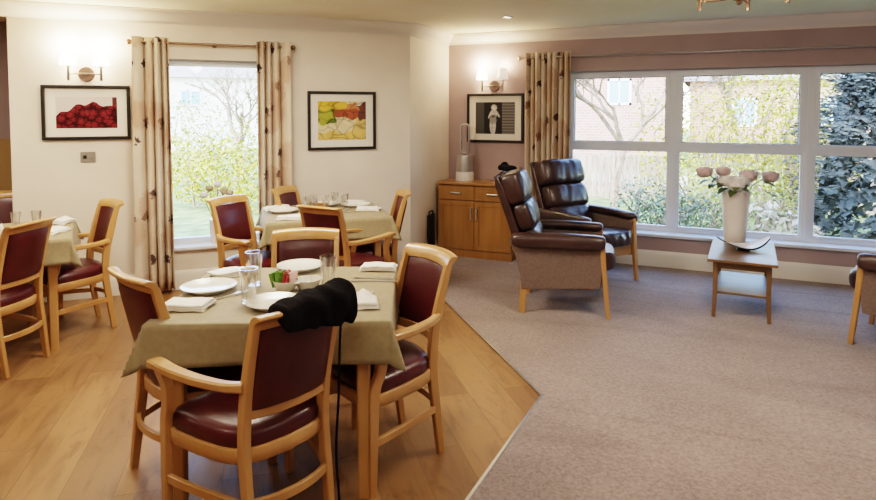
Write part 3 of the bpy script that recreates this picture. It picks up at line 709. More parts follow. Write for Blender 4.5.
for k in range(9):
    c = ('green', 'green', 'green', 'green', 'red', 'red', 'red', 'pinkw', 'pinkw')[k]; ax_ = -.036 + .009 * k
    px_, py_ = ax_ * .9157, ax_ * .402
    o = MB().box((px_ + rn.uniform(-.006, .006), py_ + rn.uniform(-.02, .02), .056), (.05, .008, .066), R(24) + R(60) + rn.uniform(-.7, .7), rn.uniform(-.25, .25), rn.uniform(-.2, .2)).build('sugar_sachet', c, None, smooth=False, bevel=.002, loc=(-1.775, 2.295, TZ))
    tag(o, {'green': 'green paper sachet standing in the white bowl', 'red': 'red paper sachet standing in the white bowl', 'pinkw': 'pale pink sachet at right side of the white bowl'}[c], 'sachet', {'green': 'green sachets', 'red': 'red sachets', 'pinkw': 'pale pink sachets'}[c])
o = MB().lathe([(.001, 0), (.040, 0), (.046, .004), (.060, .040), (.062, .046), (.058, .046), (.050, .018), (.040, .008), (.001, .007)], (0, 0, 0), 32, cap=False).build('small_bowl', 'china', None, angle=60, loc=(-1.700, 2.362, TZ))
tag(o, 'small empty white bowl between the sachets and the lone tumbler', 'bowl')
# second table
def on2(a, b): p = Matrix.Rotation(T2[2], 4, 'Z') @ V((a, b, 0)); return T2[0] + p.x, T2[1] + p.y
def on3(a, b): p = Matrix.Rotation(T3[2], 4, 'Z') @ V((a, b, 0)); return T3[0] + p.x, T3[1] + p.y
plate('white plate at left end of second table with napkin behind', *on2(-.33, .05), .125)
plate('white plate at right end of the second table', *on2(.30, .18), .125)
plate('white plate at the rear side of second table', *on2(.05, .30), .12)
napkin('folded white napkin on front left corner of the second table', *on2(-.30, -.30), R(30), .20, .11, 6)
napkin('folded white napkin beyond left plate on second table', *on2(-.36, .20), R(50), .22, .12, 7, .02)
napkin('folded white napkin on right front corner of second table', *on2(.36, -.06), R(20), .20, .11, 8)
napkin('folded napkin at rear right corner of second table', *on2(.33, .36), R(40), .18, .09, 9, .0)
for (a, b), lab in (((-.13, .00), 'tumbler nearest the left plate on second table'), ((-.07, .10), 'tumbler at middle of the second table, beside two others'), ((.02, .04), 'tumbler just above the crest of the second-table chair'),
                    ((.12, .22), 'tumbler on rear half of second table near the right plate'), ((.19, .12), 'tumbler on second table, rightmost of its glasses')):
    tumbler(lab, *on2(a, b), .125, .034)
knife('knife in front of the right plate on second table', *on2(.2, -.12), R(60))
fork('fork between tumblers and right plate on second table', *on2(.16, -.03), R(100))
mt_ = MB().box((0, 0, .02), (.16, .05, .04)).build('wooden_caddy', 'oakdark', None, smooth=False, bevel=.006, loc=(*on2(-.02, .22), TZ), rz=R(10)); tag(mt_, 'low brown wooden block at the middle of the second table', 'caddy')
# left-edge table
tumbler('tall tumbler on left-edge table, closest to the wall corner', *on3(.14, .05), .13, .034)
tumbler('tumbler on left-edge table right of another tumbler', *on3(.26, .05), .13, .034)
napkin('folded white napkin at the far corner of left-edge table', *on3(.36, .26), R(20), .22, .14, 11, .02)
napkin('folded white napkin at the near corner of left-edge table', *on3(.37, -.16), R(110), .20, .12, 12)
knife('knife beside the napkins on the left-edge table', *on3(.36, .06), R(150))
sugar = thing('condiment_pot', 'white pot with dark lid slot on the left-edge table', 'condiment pot', (*on3(.03, -.06), TZ))
MB().lathe([(.001, 0), (.04, 0), (.05, .03), (.048, .065), (.04, .075)], (0, 0, 0), 24).build('pot', 'china', sugar, angle=50)
MB().lathe([(.041, .074), (.036, .086), (.012, .092), (.012, .104), (.001, .108)], (0, 0, 0), 20).build('lid', 'blackbag', sugar, angle=50)

# ------------------------------------------------------------------ lounge armchair
def cushion(mb, cx, cy, cz, w, d, h, rx=0, nx=18, nr=20, wr=.012, seed=0, ex=.45):
    """pillow-like roll: width along x, rounded section d x h, wrinkled"""
    rings = []
    for i in range(nx + 1):
        u = i / nx * 2 - 1; k = (1 - abs(u) ** 6) ** .5 if abs(u) < 1 else 0; k = max(k, .55)
        r = []
        for a in range(nr):
            an = 2 * math.pi * a / nr; y = math.copysign(abs(math.cos(an)) ** ex, math.cos(an)) * d / 2 * k; z = math.copysign(abs(math.sin(an)) ** ex, math.sin(an)) * h / 2 * (.8 + .2 * k)
            q = wr * noise.noise(V((u * 5 + seed * 7, y * 16, z * 16)))
            p = V((0, y * (1 + q * 6), z * (1 + q * 6))); p.rotate(Matrix.Rotation(rx, 3, 'X')); r.append(V((cx + u * w / 2, cy + p.y, cz + p.z)))
        rings.append(r)
    return mb.rings(rings)
def make_armchair(label):
    t = thing('lounge_armchair', label, 'armchair', group='brown leather lounge armchairs')
    for s in (-1, 1):
        # front leg rises as the show-wood face of the arm
        p = smooth_path([(s * .285, .335, 0), (s * .287, .315, .2), (s * .29, .295, .42), (s * .292, .285, .575)], 4)
        MB().bar(p, [(.040, lerp(.030, .042, i / (len(p) - 1))) for i in range(len(p))], (0, 1, 0)).build('leg', 'beech', t)
        MB().bar(smooth_path([(s * .275, -.312, 0), (s * .277, -.305, .12), (s * .28, -.30, .24)], 4), (.040, .048), (0, 1, 0)).build('leg', 'beech', t)
        # side panel: slanted trapezoid with a curved rear edge
        prof = [(.275, .225), (.30, .55), (-.34, .56), (-.415, .575), (-.36, .43), (-.325, .30), (-.315, .19)]
        rings = [[V((s * x, y, z)) for y, z in prof] for x in (.262, .305)]
        MB().rings(rings).build('side_panel', 'sidefab', t, smooth=False, bevel=.006)
        # padded arm, drooping over the outer side
        rings = []
        for i in range(16):
            u = i / 15; y = lerp(-.40, .315, u); zt = .605 + .012 * math.sin(u * math.pi) - (.0 if u > .1 else .0)
            e = .78 if i in (0, 15) else 1
            pr = [(-.055, -.045), (-.058, -.01), (-.045, .012), (-.01, .02), (.03, .016), (.052, -.005), (.058, -.04), (.056, -.085 - .02 * math.sin(u * math.pi)), (.040, -.09), (.030, -.05), (-.03, -.045)]
            rings.append([V((s * (.292 + a * e), y, zt + b * e)) for a, b in pr])
        MB().rings(rings).build('armrest', 'brown', t, sub=1, angle=180)
    # front and rear rails
    MB().span((-.27, .255, .235), (.27, .285, .325)).span((-.27, -.30, .22), (.27, -.275, .30)).build('seat_rail', 'beech', t, smooth=False, bevel=.004)
    cushion(MB(), 0, .095, .395, .50, .60, .155, R(4), wr=.010, seed=1, ex=.35).build('seat_cushion', 'brown', t, angle=180, sub=1)
    # raked back shell
    sh = [V((0, -.245, .30)), V((0, -.33, .60)), V((0, -.47, .98)), V((0, -.515, 1.06)), V((0, -.545, 1.05)), V((0, -.53, .98)), V((0, -.40, .60)), V((0, -.315, .28))]
    MB().rings([[p + V((x, 0, 0)) for p in sh] for x in (-.265, -.25, .25, .265)]).build('back_shell', 'brown', t, angle=50, bevel=.01)
    for z, y, d, h, w, sd in ((.54, -.245, .165, .215, .50, 2), (.735, -.31, .19, .235, .52, 3), (.955, -.395, .23, .26, .55, 4)):
        cushion(MB(), 0, y, z, w, d, h, R(19), wr=.016, seed=sd, ex=.62).build('headrest' if z > .9 else 'back_cushion', 'brown', t, angle=180, sub=1)
    return t
ac = make_armchair('brown leather armchair in front, seen side-on with woven side panel facing camera')
ac.location = (-1.05, 4.93, .006); ac.rotation_euler.z = R(10.6 - 90)
dup(ac, (-1.03, 5.87, .006), R(-35 - 90), 'brown leather armchair behind the side-on one, set against the window')
dup(ac, (1.318, 4.988, .006), R(67), 'brown leather armchair cut off by the right edge')
mt = Matrix.Translation((-1.05, 4.93, .006)) @ Matrix.Rotation(R(-79.4), 4, 'Z')
cp = MB(); cushion(cp, 0, 0, .0, .17, .12, .05, 0, 14, 16, .05, 5, .8); cp.ball((-.075, .02, .012), .04, 12, 8, (1, 1, .9), .3)
o = cp.build('black_cap', 'black', None, angle=180, sub=1, loc=mt @ V((-.09, -.475, 1.088)), rz=R(-40)); tag(o, 'crumpled black cap lying on top of the side-on armchair headrest', 'cap')

# ------------------------------------------------------------------ sideboard
SX0, SX1, SY0, SY1, SZ = -2.690, -1.845, 6.115, 6.50, .80
sd = thing('sideboard', 'oak sideboard with two drawers over two doors in the corner', 'sideboard', ((SX0 + SX1) / 2, SY0, .006))
ox, oy = (SX0 + SX1) / 2, SY0
def sbx(mb, a, b): return mb.span((a[0] - ox, a[1] - oy, a[2]), (b[0] - ox, b[1] - oy, b[2]))
sbx(MB(), (SX0, SY0 + .02, .07), (SX1, SY1, SZ - .025)).build('carcass', 'oakcab', sd, smooth=False, bevel=.003)
sbx(MB(), (SX0 - .012, SY0 - .012, SZ - .025), (SX1 + .012, SY1, SZ)).build('worktop', 'oakcab', sd, smooth=False, bevel=.005)
sbx(MB(), (SX0 + .005, SY0 + .005, 0), (SX1 - .005, SY1 - .02, .075)).build('plinth', 'oakdark', sd, smooth=False, bevel=.003)
xm = (SX0 + SX1) / 2
for i, (a, b) in enumerate(((SX0 + .012, xm - .003), (xm + .003, SX1 - .012))):
    dr = sbx(MB(), (a, SY0, .615), (b, SY0 + .022, .762)).build('drawer', 'oakcab', sd, smooth=False, bevel=.004)
    c = (a + b) / 2 - ox
    MB().tube([(c - .055, -.0, .69), (c - .055, -.022, .69), (c + .055, -.022, .69), (c + .055, .0, .69)], .008, 8).build('handle', 'steel', dr)
    d = MB(); w = .05
    for q in ((a, .085, b, .085 + w), (a, .605 - w, b, .605), (a, .085 + w, a + w, .605 - w), (b - w, .085 + w, b, .605 - w)): sbx(d, (q[0], SY0, q[1]), (q[2], SY0 + .022, q[3]))
    sbx(d, (a + w, SY0 + .010, .085 + w), (b - w, SY0 + .02, .605 - w))
    do = d.build('door', 'oakcab', sd, smooth=False, bevel=.002)
    hx = (b - .028 if i == 0 else a + .028) - ox
    MB().tube([(hx, 0, .405), (hx, -.022, .405), (hx, -.022, .53), (hx, 0, .53)], .008, 8).build('handle', 'steel', do)
# bladeless fan
fz = .8065
fan = thing('bladeless_fan', 'silver bladeless tower fan with oval loop on the sideboard', 'fan', (-2.455, 6.33, fz), R(12))
MB().lathe([(.001, 0), (.10, 0), (.102, .012), (.098, .09), (.094, .10)], (0, 0, 0), 28).build('base', 'fanwhite', fan, angle=40)
MB().lathe([(.094, .10), (.090, .25), (.086, .28), (.05, .29), (.001, .292)], (0, 0, 0), 28).build('body', 'fansilver', fan, angle=40)
lp = []
for k in range(40):
    a = 2 * math.pi * k / 40; c, s_ = math.cos(a), math.sin(a); lp.append((.045 * c, 0, .465 + .042 * s_ + (.115 if s_ > 0 else -.115)))
MB().bar(lp, (.016, .075), (0, 1, 0), closed=True, rnd=.4).build('loop', 'fansilver', fan, angle=60)
bg = thing('folded_case', 'narrow black upright case between the wall and the sideboard', 'case', (-2.705, 5.99, .006))
MB().span((-.018, -.08, 0), (.008, .08, .46)).build('body', 'blackbag', bg, smooth=False, bevel=.007); MB().tube(smooth_path([(-.005, -.05, .455), (-.005, -.04, .49), (-.005, .04, .49), (-.005, .05, .455)], 4), .008, 8).build('handle', 'blackbag', bg)

# ------------------------------------------------------------------ coffee table, vase, dish
CT = (.262, 5.435, .006); ca = R(-3)
ct = thing('coffee_table', 'oak coffee table with lower shelf in front of the wide window', 'coffee table', CT, ca)
hx, hy = .235, .42
MB().box((0, 0, .441), (2 * hx, 2 * hy, .022)).build('tabletop', 'coffee', ct, smooth=False, bevel=.004)
MB().span((-.175, -.355, .375), (.175, -.335, .432)).span((-.175, .335, .375), (.175, .355, .432)).span((-.19, -.34, .375), (-.172, .34, .432)).span((.172, -.34, .375), (.19, .34, .432)).build('apron', 'coffee', ct, smooth=False)
MB().box((0, 0, .185), (.355, .68, .016)).build('shelf', 'coffee', ct, smooth=False, bevel=.003)
for sx in (-1, 1):
    for sy in (-1, 1):
        p = smooth_path([(sx * .188, sy * .356, 0), (sx * .182, sy * .350, .12), (sx * .180, sy * .348, .26), (sx * .180, sy * .348, .43)], 4)
        MB().bar(p, [(lerp(.026, .036, i / (len(p) - 1)),) * 2 for i in range(len(p))], (0, 1, 0)).build('leg', 'coffee', ct)
ctz = .006 + .452
VX, VY = .215, 5.755
vase = MB().lathe([(.001, 0), (.080, 0), (.084, .006), (.092, .12), (.104, .30), (.116, .435), (.118, .44), (.113, .44), (.10, .30), (.085, .05), (.001, .04)], (0, 0, 0), 40, cap=False).build('flower_vase', 'ivory', None, angle=60, loc=(VX, VY, ctz))
tag(vase, 'tall tapered ivory vase standing on the coffee table', 'vase')
def flower(label, dx, dy, h, r, mat, lean):
    """bloom position relative to the vase rim centre"""
    f = thing('peony', label, 'flower', (VX, VY, ctz), 0, 'flowers in the tall vase')
    b = V((dx, dy, .44 + h)); base = V((dx * .12, dy * .12, .06)); mid = V((dx * .38, dy * .38, .43))
    MB().tube(smooth_path([base, mid, b.lerp(mid, .4) + V((0, 0, .02)), b], 5), .004, 6).build('stem', 'stem', f)
    mb = MB(); rn = random.Random(label)
    mb.ball(b, r * .72, 14, 10, (1, 1, .85), .2, 30)
    for lay, (n, rr, tilt) in enumerate(((6, .55, .3), (8, .8, .75), (9, 1.0, 1.15))):
        for k in range(n):
            a = 2 * math.pi * k / n + lay * .5 + rn.uniform(-.2, .2); t = tilt + rn.uniform(-.15, .15)
            d = V((math.cos(a), math.sin(a), 0)); sd_ = V((-d.y, d.x, 0))
            def pet(u, v, d=d, sd_=sd_, lay=lay, rr=rr, k=k):
                th = lerp(2.75, .45 + .35 * lay, v) ; L_ = r * (.72 + .16 * lay)
                side = (u - .5) * 2 * .62 * math.sin(min(math.pi, .35 + v * 2.3)); q = (d * math.cos(side) + sd_ * math.sin(side))
                rp = 1 + .10 * noise.noise(V((u * 3 + k, v * 3, lay))) + .12 * max(0, v - .7) * (1 + lay)
                return b + q * math.sin(th) * L_ * rp + V((0, 0, math.cos(th) * L_ * .85))
            mb.grid(pet, 4, 5)
    mb.build('bloom', mat, f, angle=180)
    lf = MB(); dirs = V((dx, dy, 0)); dirs = dirs.normalized() if dirs.length > .02 else V((0, -1, 0))
    for k in range(3):
        a = math.atan2(dirs.y, dirs.x) + rn.uniform(-1.0, 1.0); d = V((math.cos(a), math.sin(a), rn.uniform(-.25, .35))); q = mid.lerp(b, .35 + .2 * k); sd_ = V((-d.y, d.x, 0)).normalized()
        lf.grid(lambda u, v, q=q, d=d, sd_=sd_: q + d * v * .13 + sd_ * (u - .5) * .075 * math.sin(math.pi * min(1, .05 + v * .95)) + V((0, 0, .02 * math.sin(v * 2.5) - .04 * v * v)), 3, 6)
    lf.build('leaf', 'leafg', f, angle=180)
flower('dusty pink peony reaching furthest left from the vase', -.245, -.11, .165, .062, 'bloomp', 1)
flower('small pink peony above the left side of the vase', -.10, -.05, .17, .056, 'bloomp', 1)
flower('white peony low over the left rim of the vase', -.085, -.06, .095, .070, 'bloomw', 1)
flower('white peony at the front of the vase, lowest of the blooms', .0, -.10, .06, .066, 'bloomw', 1)
flower('large white peony over the middle of the vase', .025, -.05, .085, .080, 'bloomw', 1)
flower('pink and white peony above the right rim of the vase', .095, .02, .135, .068, 'bloomp', 1)
flower('dusty pink peony reaching furthest right from the vase', .265, .115, .125, .064, 'bloomp', 1)
dish = thing('curved_dish', 'dark square dish with upturned corners in front of the vase', 'dish', (.272, 5.49, ctz), R(23.7))
def ds(u, v, dz=0):
    x = (u - .5) * 2; y = (v - .5) * 2 * (1 - abs(x) ** 1.5 * .93)
    return V((x * .215, y * .125, .016 + .085 * abs(x) ** 1.9 - .0 * y + .010 * y * y + dz))
MB().grid(lambda u, v: ds(u, v), 28, 12).build('bowl', 'darkbowl', dish, solid=.010, angle=180)
MB().grid(lambda u, v: ds(.02 + u * .96, .06 + v * .88, .0065), 28, 12).build('lining', 'ivory', dish, angle=180)
MB().lathe([(.055, 0), (.045, .012), (.06, .022)], (0, 0, 0), 24).build('foot', 'darkbowl', dish)

# small pot of dried flowers on the narrow window's sill
pw = W(1.835, LZ0, -.05)
pot = thing('sill_plant', 'small pale pot of whitish dried flowers on narrow window sill', 'potted flowers', pw)
MB().lathe([(.001, 0), (.045, 0), (.055, .10), (.06, .22), (.055, .22), (.001, .20)], (0, 0, 0), 20).build('pot', 'ivory', pot)
for k, (a, b, h) in enumerate(((-.05, 0, .50), (.02, .01, .53), (.07, -.02, .47), (-.10, .0, .44), (.12, .0, .45))):
    d = -WD * a; s_ = MB().tube([(0, 0, .15), (d.x * .6, d.y * .6, h * .7), (d.x, d.y, h)], .003, 6).build('stem', 'stem', pot)
    MB().ball((d.x, d.y, h), .034, 12, 8, (1, 1, .85), .35, 30).build('flower_head', 'dry' if k % 2 == 0 else 'bloomw', s_)

# ------------------------------------------------------------------ garden outside
GZ = -.35
g = MB().prism([(-40, 7.05), (40, 7.05), (40, 70), (-40, 70)], GZ - .1, GZ); struct(g.build('ground', 'lawn', smooth=False))
g = MB().prism([(-40, -20), (-9.7, -20), (-9.7, 1.9), (-3.2, 7.05), (-40, 7.05)], GZ - .1, GZ); struct(g.build('ground_side', 'lawn', smooth=False))
struct(MB().prism([(-6, 15.2), (9, 15.2), (9, 19.5), (-6, 19.5)], GZ, GZ + .02).build('path', 'patio', smooth=False))
def leaves(mb, c, rad, n, size, rn, shell=.5, flat=1.0):
    c = V(c)
    for _ in range(n):
        d = V((rn.gauss(0, 1), rn.gauss(0, 1), rn.gauss(0, 1))).normalized(); k = (shell + (1 - shell) * rn.random()) ** .6
        k *= 1 + .22 * noise.noise(d * 2.2 + c)
        p = c + V((d.x * rad[0], d.y * rad[1], d.z * rad[2])) * k
        if p.z < .03: continue
        nrm = (d + V((rn.gauss(0, .6), rn.gauss(0, .6), rn.gauss(0, .6)))).normalized(); u = nrm.orthogonal().normalized(); u.rotate(Matrix.Rotation(rn.random() * 6.3, 3, nrm)); w = nrm.cross(u)
        s = size * rn.uniform(.6, 1.3); a = [p - u * s, p + w * s * .5, p + u * s, p - w * s * .5]
        mb.face([mb.bm.verts.new(q) for q in a])
def shrub(label, x, y, rx, ry, h, n, size, mat, seed, group, z0=None, cat='shrub', name='garden_shrub'):
    rn = random.Random(seed); t = thing(name, label, cat, (x, y, GZ), 0, group)
    mb = MB(); k = max(3, int(rx / .35))
    for i in range(k):
        ox_ = lerp(-rx * .7, rx * .7, (i + .5) / k); hh = h * rn.uniform(.78, 1.05)
        leaves(mb, (ox_, rn.uniform(-.2, .2) * ry, hh * .52), (rx / k * 1.7, ry, hh * .5), n // k, size, rn)
    for v in mb.bm.verts: v.co.z = max(v.co.z, .02)
    mb.build('foliage', mat, t, smooth=False)
    st = MB()
    for i in range(7):
        a = rn.random() * 6.3; st.tube([(rn.uniform(-.5, .5) * rx, 0, 0), (rn.uniform(-.7, .7) * rx, rn.uniform(-.4, .4) * ry, h * .5), (rn.uniform(-.9, .9) * rx, rn.uniform(-.6, .6) * ry, h * .85)], [.025, .016, .006], 5)
    st.build('stem', 'bark', t)
    return t
put = shrub
put('tall yellow-green bush behind middle pane, left half', -.1, 12.5, 1.4, 1.0, 3.0, 3600, .036, 'leafy', 21, 'yellow-green bushes')
put('tall yellow-green bush behind middle pane, right half', 1.25, 11.8, 1.1, .9, 3.1, 3600, .036, 'leafy', 22, 'yellow-green bushes')
put('airy mid-green bush low behind the vase', .2, 10.2, 1.0, .6, 1.25, 1500, .034, 'leafm', 23, 'low shrubs outside')
put('grey-green shrub at foot of the left pane', -.75, 9.3, .55, .5, .95, 1500, .03, 'leafd', 24, 'low shrubs outside')
put('grey-green shrub low beneath the middle pane, left of vase', -.25, 9.0, .5, .45, .85, 1300, .03, 'leafd', 25, 'low shrubs outside')
put('dry straw-coloured clump low behind the dish', .85, 9.2, .5, .4, .75, 500, .06, 'dry', 26, 'low shrubs outside')
put('pale green bush at the top left of conifer pane', 1.75, 13.5, .9, .8, 3.3, 2000, .04, 'leafy', 27, 'yellow-green bushes')
# conifer
def conifer(label, x, y, h, r, seed):
    rn = random.Random(seed); t = thing('conifer_tree', label, 'tree', (x, y, GZ)); mb = MB()
    for k in range(4200):
        f = rn.random() ** .8; z = .15 + f * h; a = rn.random() * 6.283; rr = r * (1 - f) ** .75 * (.55 + .45 * rn.random()) * (1 + .3 * noise.noise(V((math.cos(a) * 2, math.sin(a) * 2, z * 1.6))))
        d = V((math.cos(a), math.sin(a), -.15 + .3 * rn.random())).normalized(); p = V((d.x * rr, d.y * rr, z)); sd_ = V((-d.y, d.x, 0))
        for q in range(6):
            e = p - d * q * .045 + V((rn.gauss(0, .05), rn.gauss(0, .05), rn.gauss(0, .05))); ang = rn.uniform(-1.1, 1.1); dd = (d * math.cos(ang) + sd_ * math.sin(ang) + V((0, 0, rn.uniform(-.3, .4)))) * .075; w = V((rn.gauss(0, 1), rn.gauss(0, 1), rn.gauss(0, 1))).normalized() * .017
            mb.face([mb.bm.verts.new(v) for v in (e - w, e + dd, e + w, e - dd * .4)])
    for k in range(3500):
        f = rn.random() ** .8; a = rn.random() * 6.283; rr = r * .62 * (1 - f) ** .75; p = V((math.cos(a) * rr, math.sin(a) * rr, .1 + f * h * .97))
        u = V((rn.gauss(0, 1), rn.gauss(0, 1), rn.gauss(0, 1))).normalized() * .11; w = u.orthogonal().normalized() * .09
        mb.face([mb.bm.verts.new(v) for v in (p - u, p + w, p + u, p - w)])
    mb.build('foliage', 'conif', t, smooth=False); MB().tube([(0, 0, 0), (0, 0, h * .55), (0, 0, h * .95)], [.16, .10, .03], 8).build('trunk', 'bark', t)
conifer('dark blue-green conifer filling the right-hand pane', 2.45, 10.1, 5.2, 1.75, 31)
# bare trees
def bare_tree(label, x, y, h, seed, spread=.55, depth=5):
    rn = random.Random(seed); t = thing('bare_tree', label, 'tree', (x, y, GZ), 0, 'bare trees outside'); tr = MB(); br = MB()
    def grow(p, d, L, r, lev):
        mid = p + d * L * .5 + V((rn.gauss(0, .05), rn.gauss(0, .05), 0)) * L; e = p + d * L + V((rn.gauss(0, .06), rn.gauss(0, .06), 0)) * L
        (tr if lev == 0 else br).tube([p, mid, e], [r, r * .85, r * .68], 6 if lev < 2 else 4)
        if lev >= depth: return
        for k in range(3):
            a = rn.random() * 6.283; o = V((math.cos(a), math.sin(a), 0)); nd = (d + o * spread * rn.uniform(.6, 1.4) + V((0, 0, .06))).normalized()
            grow(p.lerp(e, rn.uniform(.55, 1)) if lev else e, nd, L * rn.uniform(.62, .84), max(.005, r * .58), lev + 1)
    grow(V((0, 0, 0)), V((.05, 0, 1)).normalized(), h * .27, .085, 0)
    tr.build('trunk', 'bark', t); br.build('branches', 'bark', t)
bare_tree('pale bare tree with spreading twigs behind the left pane', -1.55, 11.5, 4.6, 41, .62, 7)
bare_tree('slim bare tree between the left and middle panes', .45, 15.0, 5.2, 43, .5, 5)
# fence with vertical boards
def fence(label, a, b, h, mat='fence'):
    a, b = V((*a, GZ)), V((*b, GZ)); t = thing('garden_fence', label, 'fence', a); d = (b - a); L_ = d.length; d.normalize(); rz = math.atan2(d.y, d.x)
    mb = MB(); n = int(L_ / .13); rn = random.Random(5)
    for i in range(n): c = d * (i + .5) * .13; mb.box((c.x, c.y, h / 2 + rn.uniform(-.02, .02)), (.115, .02, h), rz)
    mb.build('boards', mat, t, smooth=False)
    for z in (.3, h - .25): MB().box((*(d * L_ / 2 + V((-d.y, d.x, 0)) * .03).xy, z), (L_, .03, .08), rz).build('rail', mat, t, smooth=False)
    for k in range(int(L_ / 1.8) + 1): c = d * k * 1.8; MB().box((c.x, c.y, h / 2 + .04), (.09, .09, h + .08), rz).build('post', mat, t, smooth=False)
fence('weathered board fence behind the bushes and vase', (-.35, 13.9), (5.4, 13.4), 1.35)
fence('low sunlit timber fence seen through left pane', (-5.5, 14.4), (-.5, 13.9), .95)
# brick houses
def house(label, x, y, w, d, h, roof, rz, wall, wins, group=None):
    t = thing('brick_house' if wall == 'brick' else 'rendered_house', label, 'house', (x, y, GZ), rz, group)
    MB().span((-w / 2, 0, 0), (w / 2, d, h)).build('walls', wall, t, smooth=False)
    MB().rings([[V((sx, -.3, h)), V((sx, d / 2, h + roof)), V((sx, d + .3, h))] for sx in (-w / 2 - .25, w / 2 + .25)]).build('roof', 'rooftile', t, smooth=False)
    for (wx, wz, ww, wh) in wins:
        f = MB()
        for q in ((-ww / 2, -wh / 2, ww / 2, -wh / 2 + .08), (-ww / 2, wh / 2 - .08, ww / 2, wh / 2), (-ww / 2, -wh / 2, -ww / 2 + .08, wh / 2), (ww / 2 - .08, -wh / 2, ww / 2, wh / 2), (-.03, -wh / 2, .03, wh / 2)): f.span((wx + q[0], -.05, wz + q[1]), (wx + q[2], .02, wz + q[3]))
        fo = f.build('window', 'upvc', t, smooth=False); MB().span((wx - ww / 2 + .05, -.015, wz - wh / 2 + .05), (wx + ww / 2 - .05, .01, wz + wh / 2 - .05)).build('pane', 'housewin', fo, smooth=False)
house('pink brick house with pale blue windows beyond the left pane', -4.3, 22, 6.0, 6, 5.2, 2.2, 0, 'brick', [(-.9, 2.6, .8, .9), (1.45, 2.6, .8, .9), (-.9, 4.6, .8, .9), (1.45, 4.6, .8, .9)])
house('brick house with grey roof behind the middle-pane bushes', 3.1, 24, 7.5, 6, 3.0, 2.6, 0, 'brick', [(-2.0, 1.9, .8, 1.0), (.6, 1.9, .9, .9), (2.5, 1.9, .9, .9)])
# garden seen through the narrow window (towards -x +y)
put('wide yellow-green hedge filling lower half of narrow window', -8.6, 9.3, 2.0, .9, 1.75, 4200, .042, 'leafy', 51, 'bushes outside narrow window')
put('paler bush behind hedge, left side of narrow window', -12.2, 12.0, 1.6, 1.2, 2.4, 2200, .048, 'leafm', 52, 'bushes outside narrow window')
put('tall airy bush at right side of narrow window', -9.3, 12.4, 1.2, 1.0, 3.0, 2000, .042, 'leafy', 53, 'bushes outside narrow window')
bare_tree('pale bare tree beyond the hedge outside narrow window', -10.4, 11.6, 4.2, 45, .6, 5)
house('white rendered house far beyond the narrow window', -24, 22.5, 9, 6, 3.6, 1.8, R(45), 'rendwhite', [(-2.2, 2.6, 1.0, .8), (.8, 2.6, 1.0, .8)])

# ------------------------------------------------------------------ light
w = bpy.data.worlds.new('World'); S.world = w; w.use_nodes = True; nt = w.node_tree; bgn = nt.nodes['Background']
sky = N(nt, 'ShaderNodeTexSky'); sky.sky_type = 'NISHITA'; sky.sun_disc = False; sky.sun_elevation = R(42); sky.sun_rotation = R(200); sky.air_density = 1.0; sky.dust_density = .6; sky.ozone_density = 2.0
nt.links.new(sky.outputs[0], bgn.inputs[0]); bgn.inputs[1].default_value = 1.7
sl = bpy.data.lights.new('sun', 'SUN'); sl.energy = 4.2; sl.angle = R(1); sl.color = (1, .95, .86); so = bpy.data.objects.new('sun', sl); COL.objects.link(so)
so.rotation_euler = V((-.35, .75, -.62)).to_track_quat('-Z', 'Y').to_euler()
def area(name, loc, size, energy, col, rot=(0, 0, 0), sy=None, portal=False):
    l = bpy.data.lights.new(name, 'AREA'); l.energy = energy; l.color = col; l.size = size
    if sy: l.shape = 'RECTANGLE'; l.size_y = sy
    if portal: l.cycles.is_portal = True
    o = bpy.data.objects.new(name, l); COL.objects.link(o); o.location = loc; o.rotation_euler = rot; return o
area('portal_back', ((WX0 + WX1) / 2, 6.86, (WZ0 + WZ1) / 2), WX1 - WX0, 1, (1, 1, 1), (R(-90), 0, 0), WZ1 - WZ0, True)
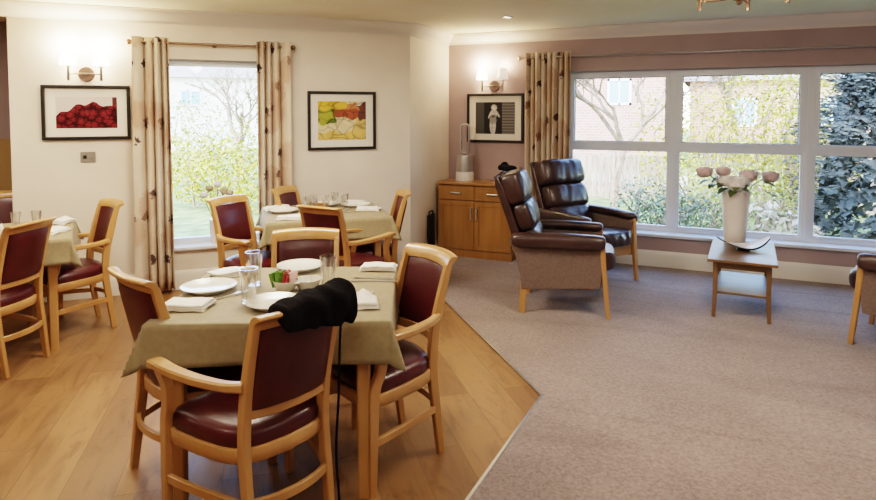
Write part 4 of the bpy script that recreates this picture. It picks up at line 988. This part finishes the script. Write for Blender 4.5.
pc = W((S0 + S1) / 2, (LZ0 + LZ1) / 2, -.33); po = area('portal_left', pc, S1 - S0, 1, (1, 1, 1), V(WN).to_track_quat('-Z', 'Y').to_euler(), LZ1 - LZ0, True)
def point_light(loc, energy, col, r=.16):  # point source for the added fills and for the pendant's bulbs
    l = bpy.data.lights.new('fill_and_pendant', 'POINT'); l.energy = energy; l.color = col; l.shadow_soft_size = r
    o = bpy.data.objects.new('fill_and_pendant', l); COL.objects.link(o); o.location = loc
point_light((-2.6, .2, 2.36), 18, (1, .86, .70), .1); point_light((-.2, .2, 2.36), 15, (1, .88, .72), .1); point_light((-5.6, .4, 2.3), 16, (1, .86, .70), .1); point_light((1.9, 1.6, 2.36), 20, (1, .90, .78), .1)  # unseen warm fills, added to brighten ceiling and walls
for p_, e_ in (((-2.6, 3.1), 34), ((-4.6, 1.9), 22), ((.3, 3.4), 24), ((-1.0, .8), 10)): area('ceiling_fill', (*p_, 2.415), .6, e_, (1, .88, .74))  # unseen downward fills, added to light tabletops and floor
point_light(W(5.6, 1.4, -.7), 1.2, (1, .85, .7), .1)  # weak unseen fill added in the passage
point_light((.13, 3.627, 2.27), 14, (1, .87, .66), .06); point_light((-3.0, 2.5, 2.15), 14, (1, .87, .68), .12)  # pendant's bulbs as one point; the second is an added unseen fill

# ------------------------------------------------------------------ camera
cam = bpy.data.cameras.new('camera'); co = bpy.data.objects.new('camera', cam); COL.objects.link(co); S.camera = co
cam.sensor_width = 36; cam.lens = 36 * 618 / 876; cam.sensor_fit = 'HORIZONTAL'; cam.shift_y = (142 - 250) / 876; cam.clip_start = .05; cam.clip_end = 300
co.location = (0, 0, 1.56); pitch = math.atan(30 / 618)
co.rotation_euler = (R(90) - pitch, 0, R(23.7))
S.view_settings.view_transform = 'Filmic'; S.view_settings.look = 'High Contrast'; S.view_settings.exposure = .46
S.cycles.use_denoising = True
S.cycles.max_bounces = 8; S.cycles.diffuse_bounces = 4; S.cycles.transparent_max_bounces = 16; S.cycles.caustics_reflective = False; S.cycles.caustics_refractive = False
S.cycles.sample_clamp_indirect = 6
